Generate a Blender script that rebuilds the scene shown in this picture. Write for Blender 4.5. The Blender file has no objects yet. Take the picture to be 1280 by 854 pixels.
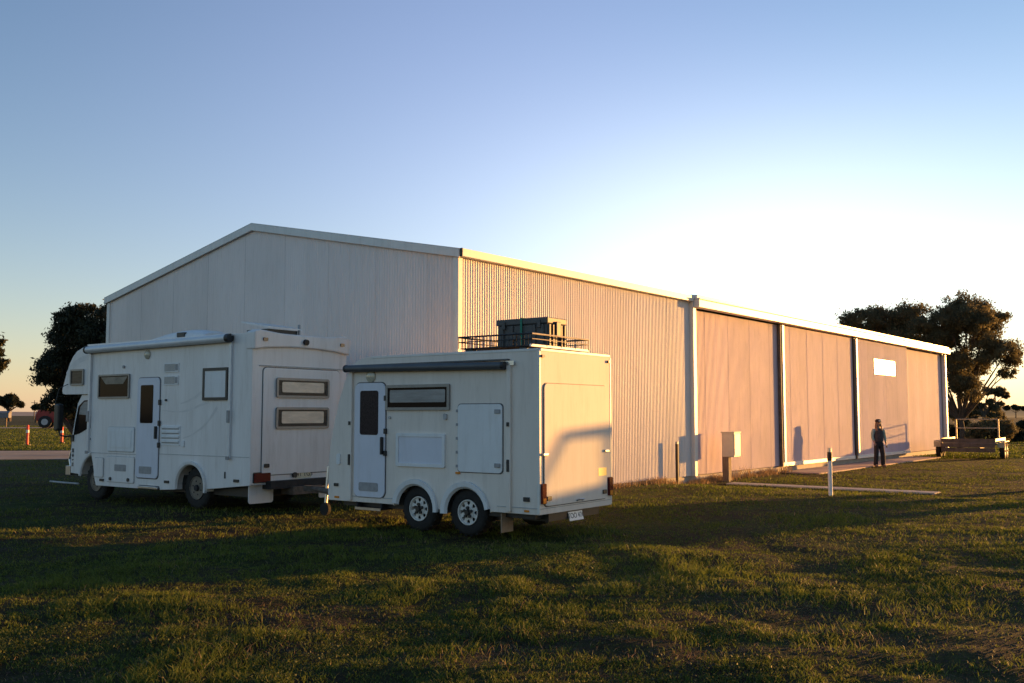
import bpy, bmesh, math, random
import numpy as np
from mathutils import Vector, Matrix
R = math.radians
random.seed(7); rng = np.random.default_rng(11)
scene = bpy.context.scene
col = scene.collection

# ------------------------------------------------------------------ camera, sky, sun, exposure
CAM_H = 1.75
cam_d = bpy.data.cameras.new('camera'); cam = bpy.data.objects.new('camera', cam_d); col.objects.link(cam)
cam.location = (0, 0, CAM_H)
cam.rotation_euler = (R(90) + math.atan(91 / 1206), 0, 0)
cam_d.sensor_width = 36; cam_d.lens = 36 * 1206 / 1280
cam_d.clip_start = 0.1; cam_d.clip_end = 20000
scene.camera = cam

SUN_AZ, SUN_EL = 58.0, 3.2            # degrees right of +Y, degrees above the horizon
world = bpy.data.worlds.new('World'); scene.world = world; world.use_nodes = True
wt = world.node_tree; wt.nodes.clear()
def wn(t, **k):
    n = wt.nodes.new(t)
    for a, b in k.items(): setattr(n, a, b)
    return n
wo = wn('ShaderNodeOutputWorld'); bg = wn('ShaderNodeBackground'); sky = wn('ShaderNodeTexSky')
sky.sky_type = 'NISHITA'; sky.sun_disc = False
sky.sun_elevation = R(SUN_EL); sky.sun_rotation = R(SUN_AZ)
sky.air_density = 1.0; sky.dust_density = 0.45; sky.ozone_density = 2.8
bg.inputs['Strength'].default_value = 0.112
wt.links.new(sky.outputs[0], bg.inputs['Color'])
# evening sky in view: white haze beyond the far end of the shed, a wide blue lobe over it, a warm band round the whole horizon
L = wt.links.new
tc = wn('ShaderNodeTexCoord'); mp = wn('ShaderNodeVectorMath', operation='NORMALIZE'); L(tc.outputs['Generated'], mp.inputs[0])
def math_(op, a, b):
    n = wn('ShaderNodeMath', operation=op)
    for i_, v in enumerate((a, b)):
        if v is None: continue
        if isinstance(v, (int, float)): n.inputs[i_].default_value = v
        else: L(v, n.inputs[i_])
    return n.outputs[0]
def lobe(direction, sigma, strength, colour, zscale=1.0):
    sub = wn('ShaderNodeVectorMath', operation='SUBTRACT'); sub.inputs[1].default_value = Vector(direction).normalized(); L(mp.outputs[0], sub.inputs[0])
    sc_ = wn('ShaderNodeVectorMath', operation='MULTIPLY'); sc_.inputs[1].default_value = (1, 1, zscale); L(sub.outputs[0], sc_.inputs[0])
    ln = wn('ShaderNodeVectorMath', operation='LENGTH'); L(sc_.outputs[0], ln.inputs[0])
    f = math_('MULTIPLY', math_('EXPONENT', math_('MULTIPLY', math_('POWER', ln.outputs['Value'], 2.0), -1 / sigma ** 2), None), strength)
    b = wn('ShaderNodeBackground'); b.inputs['Color'].default_value = (*colour, 1); L(f, b.inputs['Strength']); return b.outputs[0]
def addsh(a, b):
    n = wn('ShaderNodeAddShader'); L(a, n.inputs[0]); L(b, n.inputs[1]); return n.outputs[0]
tot = addsh(bg.outputs[0], lobe((0.27, 1.0, 0.125), 0.28, 0.18, (1.0, 0.92, 0.80), 1.8))
tot = addsh(tot, lobe((0.0, 0.95, 0.26), 0.42, 0.07, (0.70, 0.60, 1.0), 1.2))
sep = wn('ShaderNodeSeparateXYZ'); L(mp.outputs[0], sep.inputs[0])
hz = math_('MULTIPLY', math_('EXPONENT', math_('MULTIPLY', math_('ABSOLUTE', sep.outputs['Z'], None), -1 / 0.15), None), 0.12)
bgh = wn('ShaderNodeBackground'); bgh.inputs['Color'].default_value = (1.0, 0.70, 0.58, 1); L(hz, bgh.inputs['Strength'])
L(addsh(tot, bgh.outputs[0]), wo.inputs['Surface'])

sun_d = bpy.data.lights.new('sun', 'SUN'); sun = bpy.data.objects.new('sun', sun_d); col.objects.link(sun)
sun_d.energy = 3.7; sun_d.angle = R(0.6); sun_d.color = (1.0, 0.47, 0.12)
to_sun = Vector((math.sin(R(SUN_AZ)) * math.cos(R(SUN_EL)), math.cos(R(SUN_AZ)) * math.cos(R(SUN_EL)), math.sin(R(SUN_EL))))
sun.rotation_euler = to_sun.to_track_quat('Z', 'Y').to_euler()
sun.location = to_sun * 60
vs = scene.view_settings
vs.view_transform = 'Standard'; vs.look = 'None'; vs.exposure = 1.72; vs.gamma = 1.0; vs.use_curve_mapping = False

# ------------------------------------------------------------------ materials
M = {}
def mat(name, c, rough=0.5, metal=0.0, var=0.08, scale=6.0, bump=0.0, bscale=60.0, coat=0.0, spec=0.5, stretch=(1, 1, 1), c2=None, emis=None, grime=0.0, tint=0.0):
    m = bpy.data.materials.new(name); m.use_nodes = True
    nt = m.node_tree; b = nt.nodes['Principled BSDF']
    b.inputs['Roughness'].default_value = rough; b.inputs['Metallic'].default_value = metal
    b.inputs['Coat Weight'].default_value = coat; b.inputs['Specular IOR Level'].default_value = spec
    t = nt.nodes.new('ShaderNodeTexCoord'); mpn = nt.nodes.new('ShaderNodeMapping')
    mpn.inputs['Scale'].default_value = stretch
    nt.links.new(t.outputs['Object'], mpn.inputs[0])
    n = nt.nodes.new('ShaderNodeTexNoise'); n.inputs['Scale'].default_value = scale; n.inputs['Detail'].default_value = 6
    n.inputs['Roughness'].default_value = 0.65
    nt.links.new(mpn.outputs[0], n.inputs[0])
    r = nt.nodes.new('ShaderNodeValToRGB')
    a = [max(0, v * (1 - var)) for v in c]; d = [min(1, v * (1 + var)) for v in c]
    if c2: a, d = c, c2
    r.color_ramp.elements[0].position = 0.32; r.color_ramp.elements[1].position = 0.68
    r.color_ramp.elements[0].color = (*a, 1); r.color_ramp.elements[1].color = (*d, 1)
    nt.links.new(n.outputs[0], r.inputs[0]); last = r.outputs[0]
    if grime:
        g1 = nt.nodes.new('ShaderNodeTexNoise'); g1.inputs['Scale'].default_value = 5.5; g1.inputs['Detail'].default_value = 8; g1.inputs['Roughness'].default_value = 0.7
        m2 = nt.nodes.new('ShaderNodeMapping'); m2.inputs['Scale'].default_value = (1.6, 1.6, 0.22); m2.inputs['Location'].default_value = (3.1, 7.7, 1.3)
        nt.links.new(t.outputs['Object'], m2.inputs[0]); nt.links.new(m2.outputs[0], g1.inputs[0])
        gr = nt.nodes.new('ShaderNodeMapRange'); gr.inputs[1].default_value = 0.50; gr.inputs[2].default_value = 0.78; gr.inputs[4].default_value = grime
        nt.links.new(g1.outputs[0], gr.inputs[0])
        mx = nt.nodes.new('ShaderNodeMix'); mx.data_type = 'RGBA'; mx.inputs[7].default_value = (0.30, 0.24, 0.18, 1)
        nt.links.new(gr.outputs[0], mx.inputs[0]); nt.links.new(last, mx.inputs[6]); last = mx.outputs[2]
    if tint:
        oi = nt.nodes.new('ShaderNodeObjectInfo'); mr = nt.nodes.new('ShaderNodeMapRange'); mr.inputs[3].default_value = 1 - tint; mr.inputs[4].default_value = 1 + tint * .4
        nt.links.new(oi.outputs['Random'], mr.inputs[0])
        mu = nt.nodes.new('ShaderNodeMix'); mu.data_type = 'RGBA'; mu.blend_type = 'MULTIPLY'; mu.inputs[0].default_value = 1
        nt.links.new(last, mu.inputs[6]); nt.links.new(mr.outputs[0], mu.inputs[7]); last = mu.outputs[2]
    nt.links.new(last, b.inputs['Base Color'])
    if bump:
        n2 = nt.nodes.new('ShaderNodeTexNoise'); n2.inputs['Scale'].default_value = bscale; n2.inputs['Detail'].default_value = 5
        nt.links.new(mpn.outputs[0], n2.inputs[0])
        bp = nt.nodes.new('ShaderNodeBump'); bp.inputs['Strength'].default_value = bump; bp.inputs['Distance'].default_value = 0.02
        nt.links.new(n2.outputs[0], bp.inputs['Height']); nt.links.new(bp.outputs[0], b.inputs['Normal'])
    if emis:
        b.inputs['Emission Color'].default_value = (*emis[:3], 1); b.inputs['Emission Strength'].default_value = emis[3]
    M[name] = m; return m
mat('shed_steel', (0.79, 0.705, 0.665), 0.42, 0, 0.05, 0.9, stretch=(1, 1, 0.25), spec=0.4, grime=0.22, tint=0.06)
mat('door_steel', (0.68, 0.51, 0.54), 0.6, 0, 0.10, 0.7, stretch=(1, 1, 0.35), spec=0.2, grime=0.30, tint=0.08, bump=0.15, bscale=3)
mat('trim_steel', (0.72, 0.70, 0.66), 0.45, 0, 0.06, 2, grime=0.25)
mat('roof_steel', (0.62, 0.61, 0.60), 0.4, 0, 0.05, 2)
mat('dark_steel', (0.03, 0.03, 0.033), 0.6, 0.0, 0.3, 8, spec=0.2)
mat('rust_steel', (0.12, 0.10, 0.085), 0.65, 0.3, 0.4, 9)
mat('bright_steel', (0.55, 0.55, 0.56), 0.3, 0.9, 0.1, 8)
mat('van_white', (0.71, 0.685, 0.67), 0.35, 0, 0.06, 3.2, stretch=(1, 1, 0.16), spec=0.35, c2=(0.81, 0.785, 0.77), grime=0.30)
mat('van_cream', (0.745, 0.67, 0.595), 0.65, 0, 0.06, 3.2, stretch=(1, 1, 0.16), spec=0.08, c2=(0.81, 0.735, 0.66), grime=0.26)
mat('hatch_white', (0.74, 0.75, 0.76), 0.4, 0, 0.04, 2, spec=0.3, grime=0.25)
mat('decal_grey', (0.665, 0.645, 0.635), 0.45, 0, 0.08, 4)
mat('door_blue', (0.66, 0.68, 0.76), 0.4, 0, 0.03, 2, spec=0.3, grime=0.2)
mat('seal', (0.10, 0.10, 0.105), 0.7, 0, 0.2, 10)
mat('soft_seal', (0.42, 0.42, 0.42), 0.6, 0, 0.2, 10)
mat('black_plastic', (0.018, 0.018, 0.02), 0.45, 0, 0.2, 10)
mat('grey_plastic', (0.30, 0.30, 0.31), 0.5, 0, 0.15, 10)
mat('window_frame', (0.24, 0.235, 0.23), 0.4, 0.3, 0.1, 10)
mat('dark_glass', (0.010, 0.010, 0.011), 0.10, 0, 0.1, 4, coat=0.0, spec=0.05)
mat('warm_reflection', (0.78, 0.63, 0.48), 0.3, 0, 0.2, 3, stretch=(1, 1, 3), spec=0.3)  # warm reflection on the rear windows, put into the colour
mat('tan_reflection', (0.20, 0.175, 0.14), 0.4, 0, 0.35, 4, stretch=(1, 1, 2), spec=0.3)  # tan reflection in the upper side window, as plain colour
mat('grey_glass', (0.06, 0.055, 0.052), 0.2, 0, 0.5, 3, stretch=(0.4, 0.4, 4), spec=0.1)
mat('grey_reflection', (0.30, 0.29, 0.28), 0.4, 0, 0.25, 3, stretch=(0.5, 0.5, 4), spec=0.3)  # grey reflection on window glass, painted as colour
mat('mesh_glass', (0.035, 0.024, 0.026), 0.4, 0, 0.5, 40, spec=0.1)
mat('tyre', (0.016, 0.015, 0.014), 0.85, 0, 0.4, 12, bump=0.3, bscale=90)
mat('rim_grey', (0.15, 0.145, 0.135), 0.4, 0.4, 0.2, 8)
mat('rim_white', (0.66, 0.64, 0.60), 0.4, 0, 0.15, 9)
mat('red_lens', (0.12, 0.012, 0.012), 0.15, 0, 0.15, 20, coat=0.5)
mat('amber_lens', (0.65, 0.22, 0.03), 0.2, 0, 0.1, 20)
mat('clear_lens', (0.50, 0.46, 0.36), 0.15, 0, 0.15, 30, coat=0.5)
mat('plate_yellow', (0.62, 0.58, 0.42), 0.4, 0, 0.1, 30)
mat('plate_white', (0.74, 0.74, 0.74), 0.4, 0, 0.1, 30)
mat('ink', (0.02, 0.02, 0.03), 0.6)
mat('sticker', (0.75, 0.55, 0.12), 0.45, 0, 0.1, 30)
mat('awning_white', (0.66, 0.67, 0.69), 0.35, 0.1, 0.08, 5)
mat('awning_grey', (0.085, 0.09, 0.10), 0.5, 0.1, 0.15, 5)
mat('box_grey', (0.07, 0.068, 0.066), 0.55, 0, 0.15, 7)
mat('strap_green', (0.02, 0.20, 0.13), 0.7)
mat('mud_tan', (0.34, 0.25, 0.18), 0.8, 0, 0.2, 8)
mat('concrete', (0.42, 0.37, 0.32), 0.85, 0, 0.15, 2.5, bump=0.25, bscale=40)
mat('apron_concrete', (0.40, 0.29, 0.23), 0.85, 0, 0.2, 1.5, bump=0.25, bscale=40)
mat('dirt_road', (0.34, 0.25, 0.185), 0.95, 0, 0.25, 0.6, bump=0.4, bscale=8)
mat('timber', (0.20, 0.15, 0.10), 0.8, 0, 0.3, 8, stretch=(6, 6, 0.6), bump=0.4, bscale=20)
mat('old_plank', (0.115, 0.088, 0.068), 0.85, 0, 0.4, 4, bump=0.4, bscale=20)
mat('trailer_steel', (0.42, 0.36, 0.24), 0.5, 0.2, 0.25, 6)
mat('meter_box', (0.62, 0.57, 0.46), 0.5, 0, 0.06, 4)
mat('post_white', (0.78, 0.78, 0.76), 0.45, 0, 0.06, 10)
mat('orange', (0.80, 0.075, 0.03), 0.5, 0, 0.08, 10)
mat('tractor_red', (0.30, 0.022, 0.02), 0.4, 0, 0.15, 2)
mat('car_green', (0.05, 0.065, 0.055), 0.3, 0, 0.1, 3, coat=0.5)
mat('skin', (0.42, 0.25, 0.18), 0.5, 0, 0.08, 8)
mat('hair', (0.20, 0.12, 0.07), 0.6, 0, 0.3, 30)
mat('vest', (0.055, 0.05, 0.055), 0.85, 0, 0.25, 12)
mat('sleeve', (0.30, 0.40, 0.36), 0.8, 0, 0.1, 10)
mat('trousers', (0.022, 0.02, 0.024), 0.85, 0, 0.25, 12)
mat('shoe', (0.16, 0.11, 0.08), 0.7, 0, 0.2, 12)
mat('bark', (0.07, 0.052, 0.038), 0.9, 0, 0.35, 5, stretch=(3, 3, 0.5), bump=0.5, bscale=12)
mat('pole_wood', (0.10, 0.08, 0.065), 0.9)
mat('glow_pane', (0.85, 0.82, 0.76), 0.25, 0, 0.08, 2, emis=(1.0, 0.80, 0.42, 0.8))  # emission stands in for sky brightness in the door panes
mat('soil_clod', (0.075, 0.050, 0.036), 0.95, 0, 0.4, 9, spec=0.1)
mat('signbox', (0.16, 0.16, 0.17), 0.6)

def glassmat():
    m = bpy.data.materials.new('car_glass'); m.use_nodes = True; nt = m.node_tree; nt.nodes.clear()
    o = nt.nodes.new('ShaderNodeOutputMaterial'); t = nt.nodes.new('ShaderNodeBsdfTransparent'); g = nt.nodes.new('ShaderNodeBsdfGlossy')
    g.inputs['Roughness'].default_value = 0.02; t.inputs['Color'].default_value = (0.92, 0.94, 0.93, 1)
    mx = nt.nodes.new('ShaderNodeMixShader'); mx.inputs[0].default_value = 0.06
    nt.links.new(t.outputs[0], mx.inputs[1]); nt.links.new(g.outputs[0], mx.inputs[2])
    nt.links.new(mx.outputs[0], o.inputs['Surface']); M['car_glass'] = m
glassmat()

def leafmat(name, c_dark, c_light, transl=0.35, attr='tone'):
    m = bpy.data.materials.new(name); m.use_nodes = True; nt = m.node_tree; nt.nodes.clear()
    o = nt.nodes.new('ShaderNodeOutputMaterial'); d = nt.nodes.new('ShaderNodeBsdfPrincipled'); t = nt.nodes.new('ShaderNodeBsdfTranslucent')
    d.inputs['Roughness'].default_value = 0.6; d.inputs['Specular IOR Level'].default_value = 0.25
    a = nt.nodes.new('ShaderNodeAttribute'); a.attribute_name = attr
    r = nt.nodes.new('ShaderNodeValToRGB'); r.color_ramp.elements[0].color = (*c_dark, 1); r.color_ramp.elements[1].color = (*c_light, 1)
    mx = nt.nodes.new('ShaderNodeMixShader'); mx.inputs[0].default_value = transl
    nt.links.new(a.outputs['Fac'], r.inputs[0]); nt.links.new(r.outputs[0], d.inputs['Base Color']); nt.links.new(r.outputs[0], t.inputs['Color'])
    nt.links.new(d.outputs[0], mx.inputs[1]); nt.links.new(t.outputs[0], mx.inputs[2]); nt.links.new(mx.outputs[0], o.inputs['Surface'])
    M[name] = m
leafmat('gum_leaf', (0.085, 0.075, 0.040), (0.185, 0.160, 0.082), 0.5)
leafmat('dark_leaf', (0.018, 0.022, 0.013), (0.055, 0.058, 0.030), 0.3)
leafmat('grass_blade', (0.038, 0.070, 0.010), (0.195, 0.215, 0.038), 0.45)
leafmat('weed_leaf', (0.030, 0.048, 0.010), (0.092, 0.100, 0.022), 0.3)
leafmat('dry_blade', (0.20, 0.125, 0.06), (0.42, 0.30, 0.16), 0.3)

def ground_mat():
    m = bpy.data.materials.new('paddock'); m.use_nodes = True; nt = m.node_tree; b = nt.nodes['Principled BSDF']
    b.inputs['Roughness'].default_value = 0.95; b.inputs['Specular IOR Level'].default_value = 0.15
    t = nt.nodes.new('ShaderNodeTexCoord')
    def noise(s, d=6, r=0.6):
        n = nt.nodes.new('ShaderNodeTexNoise'); n.inputs['Scale'].default_value = s; n.inputs['Detail'].default_value = d; n.inputs['Roughness'].default_value = r
        nt.links.new(t.outputs['Object'], n.inputs[0]); return n
    n1 = noise(0.55, 7, 0.7); n2 = noise(9, 6); n3 = noise(0.06, 4)
    r1 = nt.nodes.new('ShaderNodeValToRGB'); e = r1.color_ramp.elements
    e[0].position = 0.36; e[0].color = (0.050, 0.033, 0.024, 1); e[1].position = 0.58; e[1].color = (0.044, 0.060, 0.015, 1)
    x = e.new(0.47); x.color = (0.050, 0.042, 0.018, 1)
    nt.links.new(n1.outputs[0], r1.inputs[0])
    r2 = nt.nodes.new('ShaderNodeValToRGB'); r2.color_ramp.elements[0].color = (0.45, 0.42, 0.40, 1); r2.color_ramp.elements[1].color = (1.4, 1.35, 1.2, 1)
    r2.color_ramp.elements[0].position = 0.3; r2.color_ramp.elements[1].position = 0.7
    nt.links.new(n2.outputs[0], r2.inputs[0])
    mu = nt.nodes.new('ShaderNodeMix'); mu.data_type = 'RGBA'; mu.blend_type = 'MULTIPLY'; mu.inputs[0].default_value = 1
    nt.links.new(r1.outputs[0], mu.inputs[6]); nt.links.new(r2.outputs[0], mu.inputs[7])
    r3 = nt.nodes.new('ShaderNodeValToRGB'); r3.color_ramp.elements[0].color = (0.8, 0.75, 0.7, 1); r3.color_ramp.elements[1].color = (1.25, 1.3, 1.0, 1)
    r3.color_ramp.elements[0].position = 0.35; r3.color_ramp.elements[1].position = 0.65
    nt.links.new(n3.outputs[0], r3.inputs[0])
    m2 = nt.nodes.new('ShaderNodeMix'); m2.data_type = 'RGBA'; m2.blend_type = 'MULTIPLY'; m2.inputs[0].default_value = 1
    nt.links.new(mu.outputs[2], m2.inputs[6]); nt.links.new(r3.outputs[0], m2.inputs[7])
    nt.links.new(m2.outputs[2], b.inputs['Base Color'])
    n4 = noise(22, 8, 0.75)
    bp = nt.nodes.new('ShaderNodeBump'); bp.inputs['Strength'].default_value = 1.0; bp.inputs['Distance'].default_value = 0.06
    nt.links.new(n4.outputs[0], bp.inputs['Height']); nt.links.new(bp.outputs[0], b.inputs['Normal'])
    M['paddock'] = m
ground_mat()
mat('crop_hill', (0.055, 0.085, 0.030), 0.95, 0, 0.3, 0.01, c2=(0.085, 0.105, 0.04))

# ------------------------------------------------------------------ mesh helpers
class MB:
    def __init__(s): s.v = []; s.f = []
    def add(s, vs_, fs):
        o = len(s.v); s.v += [tuple(p) for p in vs_]; s.f += [tuple(i + o for i in f) for f in fs]; return s
    def box(s, x0, x1, y0, y1, z0, z1):
        return s.add([(x0, y0, z0), (x1, y0, z0), (x1, y1, z0), (x0, y1, z0), (x0, y0, z1), (x1, y0, z1), (x1, y1, z1), (x0, y1, z1)],
                     [(0, 3, 2, 1), (4, 5, 6, 7), (0, 1, 5, 4), (1, 2, 6, 5), (2, 3, 7, 6), (3, 0, 4, 7)])
    def tube(s, p, q, r, r2=None, n=10):
        p = Vector(p); q = Vector(q); d = (q - p); r2 = r if r2 is None else r2
        a = d.orthogonal().normalized(); b = d.normalized().cross(a)
        vs_ = []
        for c, rr in ((p, r), (q, r2)):
            for i in range(n):
                t = 2 * math.pi * i / n; vs_.append(c + a * rr * math.cos(t) + b * rr * math.sin(t))
        fs = [(i, (i + 1) % n, n + (i + 1) % n, n + i) for i in range(n)]
        fs += [tuple(range(n))[::-1], tuple(range(n, 2 * n))]
        return s.add(vs_, fs)
    def path(s, pts, rads, n=8):
        pts = [Vector(p) for p in pts]; m = len(pts); vs_ = []
        if not hasattr(rads, '__len__'): rads = [rads] * m
        a = None
        for i, p in enumerate(pts):
            d = (pts[min(i + 1, m - 1)] - pts[max(i - 1, 0)]).normalized()
            a = d.orthogonal().normalized() if a is None else (a - d * a.dot(d)).normalized()
            b = d.cross(a)
            for k in range(n):
                t = 2 * math.pi * k / n; vs_.append(p + (a * math.cos(t) + b * math.sin(t)) * rads[i])
        fs = []
        for i in range(m - 1):
            for k in range(n): fs.append((i * n + k, i * n + (k + 1) % n, (i + 1) * n + (k + 1) % n, (i + 1) * n + k))
        fs += [tuple(range(n))[::-1], tuple(range((m - 1) * n, m * n))]
        return s.add(vs_, fs)
    def prism(s, poly, axis, a0, a1):
        """poly in the two other axes (order x,y,z without axis), extruded along axis a0..a1"""
        n = len(poly)
        def P(u, v, w):
            return {'x': (w, u, v), 'y': (u, w, v), 'z': (u, v, w)}[axis]
        vs_ = [P(u, v, a0) for u, v in poly] + [P(u, v, a1) for u, v in poly]
        fs = [tuple(range(n))[::-1], tuple(range(n, 2 * n))] + [(i, (i + 1) % n, n + (i + 1) % n, n + i) for i in range(n)]
        return s.add(vs_, fs)
    def lathe(s, prof, axis, c, n=28, cap=True):
        """prof: list of (offset along axis, radius)"""
        vs_ = []; m = len(prof)
        for a, r in prof:
            for i in range(n):
                t = 2 * math.pi * i / n; u, v = r * math.cos(t), r * math.sin(t)
                vs_.append({'x': (c[0] + a, c[1] + u, c[2] + v), 'y': (c[0] + u, c[1] + a, c[2] + v), 'z': (c[0] + u, c[1] + v, c[2] + a)}[axis])
        fs = [(j * n + i, j * n + (i + 1) % n, (j + 1) * n + (i + 1) % n, (j + 1) * n + i) for j in range(m - 1) for i in range(n)]
        if cap: fs += [tuple(range(n))[::-1], tuple(range((m - 1) * n, m * n))]
        return s.add(vs_, fs)
    def build(s, name, mt, parent=None, bevel=0, seg=2, smooth=False, loc=None):
        me = bpy.data.meshes.new(name); me.from_pydata(s.v, [], s.f); me.update()
        bm = bmesh.new(); bm.from_mesh(me); bmesh.ops.recalc_face_normals(bm, faces=bm.faces); bm.to_mesh(me); bm.free()
        me.materials.append(M[mt] if isinstance(mt, str) else mt)
        o = bpy.data.objects.new(name, me); col.objects.link(o)
        if parent: o.parent = parent
        if loc: o.location = loc
        if bevel:
            b = o.modifiers.new('bevel', 'BEVEL'); b.width = bevel; b.segments = seg; b.limit_method = 'ANGLE'; b.angle_limit = R(35)
        if smooth:
            for p in me.polygons: p.use_smooth = True
            if hasattr(me, 'set_sharp_from_angle'): me.set_sharp_from_angle(angle=R(40))
        return o
def empty(name, loc, rz=0):
    o = bpy.data.objects.new(name, None); col.objects.link(o); o.location = loc; o.rotation_euler = (0, 0, rz); o.empty_display_size = 0.2; return o
def tag(o, label=None, cat=None, group=None, kind=None):
    if label: o['label'] = label
    if cat: o['category'] = cat
    if group: o['group'] = group
    if kind: o['kind'] = kind
    return o
def rrect(a0, a1, b0, b1, r, n=5):
    if a0 > a1: a0, a1 = a1, a0
    if b0 > b1: b0, b1 = b1, b0
    r = min(r, (a1 - a0) * .49, (b1 - b0) * .49); pts = []
    for (cx, cy, s0) in ((a1 - r, b1 - r, 0), (a0 + r, b1 - r, 90), (a0 + r, b0 + r, 180), (a1 - r, b0 + r, 270)):
        for i in range(n + 1):
            t = R(s0 + 90 * i / n); pts.append((cx + r * math.cos(t), cy + r * math.sin(t)))
    return pts
def plate(name, mt, parent, face, a0, a1, b0, b1, t, base=0.0, r=0.02, off=0.0, bevel=0.0):
    """rounded plate on a vehicle face: 'side' is the plane x=off (outward -x), 'rear' the plane y=off (outward -y)"""
    m = MB(); ax = 'x' if face == 'side' else 'y'
    m.prism(rrect(a0, a1, b0, b1, r), ax, off - base, off - base - t)
    return m.build(name, mt, parent, bevel=bevel)
def ring(name, mt, parent, face, a0, a1, b0, b1, w, t, base=0.0, r=0.04, off=0.0):
    """rounded frame (open in the middle)"""
    o_ = rrect(a0, a1, b0, b1, r); i_ = rrect(a0 + (w if a1 > a0 else -w), a1 - (w if a1 > a0 else -w), min(b0, b1) + w, max(b0, b1) - w, max(r - w, .008))
    n = len(o_); ax = face; vs_ = []
    for h in (off - base, off - base - t):
        for q in (o_, i_):
            for a, b in q: vs_.append((h, a, b) if face == 'side' else (a, h, b))
    fs = []
    for i in range(n):
        j = (i + 1) % n
        fs += [(i, j, n + j, n + i), (2 * n + i, 3 * n + i, 3 * n + j, 2 * n + j), (i, 2 * n + i, 2 * n + j, j), (n + i, n + j, 3 * n + j, 3 * n + i)]
    m = MB(); m.add(vs_, fs); return m.build(name, mt, parent)
def text_mesh(name, body, size, mt, parent, M4, extrude=0.001):
    c = bpy.data.curves.new(name + '_curve', 'FONT'); c.body = body; c.size = size; c.align_x = 'CENTER'; c.align_y = 'CENTER'; c.extrude = extrude
    tmp = bpy.data.objects.new('tmp', c); col.objects.link(tmp)
    dg = bpy.context.evaluated_depsgraph_get(); me = bpy.data.meshes.new_from_object(tmp.evaluated_get(dg))
    bpy.data.objects.remove(tmp); bpy.data.curves.remove(c)
    me.name = name; me.transform(M4); me.materials.clear(); me.materials.append(M[mt])
    o = bpy.data.objects.new(name, me); col.objects.link(o); o.parent = parent; return o
# matrix that puts text upright on a rear face (reads from -y)
def rear_m(x, y, z): return Matrix.Translation((x, y, z)) @ Matrix.Rotation(R(90), 4, 'X')

# value noise for the ground
class VN:
    def __init__(s, seed): s.t = np.random.default_rng(seed).random((256, 256))
    def __call__(s, x, y):
        xi = np.floor(x).astype(int); yi = np.floor(y).astype(int); fx = x - xi; fy = y - yi
        fx = fx * fx * (3 - 2 * fx); fy = fy * fy * (3 - 2 * fy)
        g = lambda a, b: s.t[a % 256, b % 256]
        return (g(xi, yi) * (1 - fx) + g(xi + 1, yi) * fx) * (1 - fy) + (g(xi, yi + 1) * (1 - fx) + g(xi + 1, yi + 1) * fx) * fy
v1, v2, v3, v4, v5 = VN(1), VN(2), VN(3), VN(4), VN(5)
def gheight(x, y):
    x = np.asarray(x, float); y = np.asarray(y, float)
    h = (v1(x * .22 + 9, y * .22) - .5) * .10 + (v2(x * .8, y * .8) - .5) * .055 + (v3(x * 2.6, y * 2.6) - .5) * .055
    fade = np.clip((34 - y) / 14, 0, 1) * np.clip((22 - np.abs(x)) / 6, 0, 1)
    near = np.clip((np.hypot(x, y - 1) - 2) / 2, 0, 1)
    # flat under the vehicles and by the shed wall
    k = np.clip(1.0 - (y - (14.2 - .72 * (x + .7))) / 5.0, 0.25, 1)
    a_ = math.radians(52); dx = x + 1.08; dy = y - 19.2; lx = dx * math.cos(a_) + dy * math.sin(a_); ly = -dx * math.sin(a_) + dy * math.cos(a_)
    ss = lambda t: np.clip(t, 0, 1) ** 2 * (3 - 2 * np.clip(t, 0, 1))
    dip = ss((lx - 6.8) / 3) * ss((60 - lx) / 15) * ss((ly + 22) / 12) * ss((12 - ly) / 10)
    return h * fade * near * k - 0.012 * fade - 0.15 * dip
def density(x, y):
    """0..1 cover of grass; low where the soil shows"""
    x = np.asarray(x, float); y = np.asarray(y, float)
    d = v4(x * .55 + 3, y * .8 + 7) * .5 + v5(x * 1.7, y * 2.3) * .32 + v2(x * 4.1 + 5, y * 4.9) * .18
    near = np.clip((11.5 - y) / 4.5, 0, 1)
    return np.clip((d - (.31 + .17 * near)) * 6.5, 0.0, 1)

# ------------------------------------------------------------------ the setting
def axis_pts(lo, hi, step, far, k=1.22):
    a = list(np.arange(lo, hi + 1e-6, step)); s = step
    p = hi
    while p < far: s *= k; p += s; a.append(p)
    p = lo; s = step
    while p > -far: s *= k; p -= s; a.insert(0, p)
    return np.array(a)
gx = axis_pts(-13, 14, 0.13, 5000); gy = axis_pts(4, 27, 0.13, 5000)
XX, YY = np.meshgrid(gx, gy); ZZ = gheight(XX, YY)
nx, ny = len(gx), len(gy)
idx = np.arange(nx * ny).reshape(ny, nx)
quads = np.stack([idx[:-1, :-1], idx[:-1, 1:], idx[1:, 1:], idx[1:, :-1]], -1).reshape(-1, 4)
def np_mesh(name, V, F, mt, tone=None, smooth=False):
    me = bpy.data.meshes.new(name); n, k = F.shape
    me.vertices.add(len(V)); me.vertices.foreach_set('co', V.astype(np.float32).ravel())
    me.loops.add(n * k); me.loops.foreach_set('vertex_index', F.astype(np.int32).ravel())
    me.polygons.add(n); me.polygons.foreach_set('loop_start', (np.arange(n) * k).astype(np.int32))
    me.polygons.foreach_set('loop_total', np.full(n, k, np.int32))
    if smooth: me.polygons.foreach_set('use_smooth', np.ones(n, bool))
    me.update(); me.validate()
    if tone is not None:
        a = me.attributes.new('tone', 'FLOAT', 'POINT'); a.data.foreach_set('value', tone.astype(np.float32))
    me.materials.append(M[mt]); o = bpy.data.objects.new(name, me); col.objects.link(o); return o
g = np_mesh('ground', np.stack([XX, YY, ZZ], -1).reshape(-1, 3), quads, 'paddock', smooth=True); tag(g, kind='structure')

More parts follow.
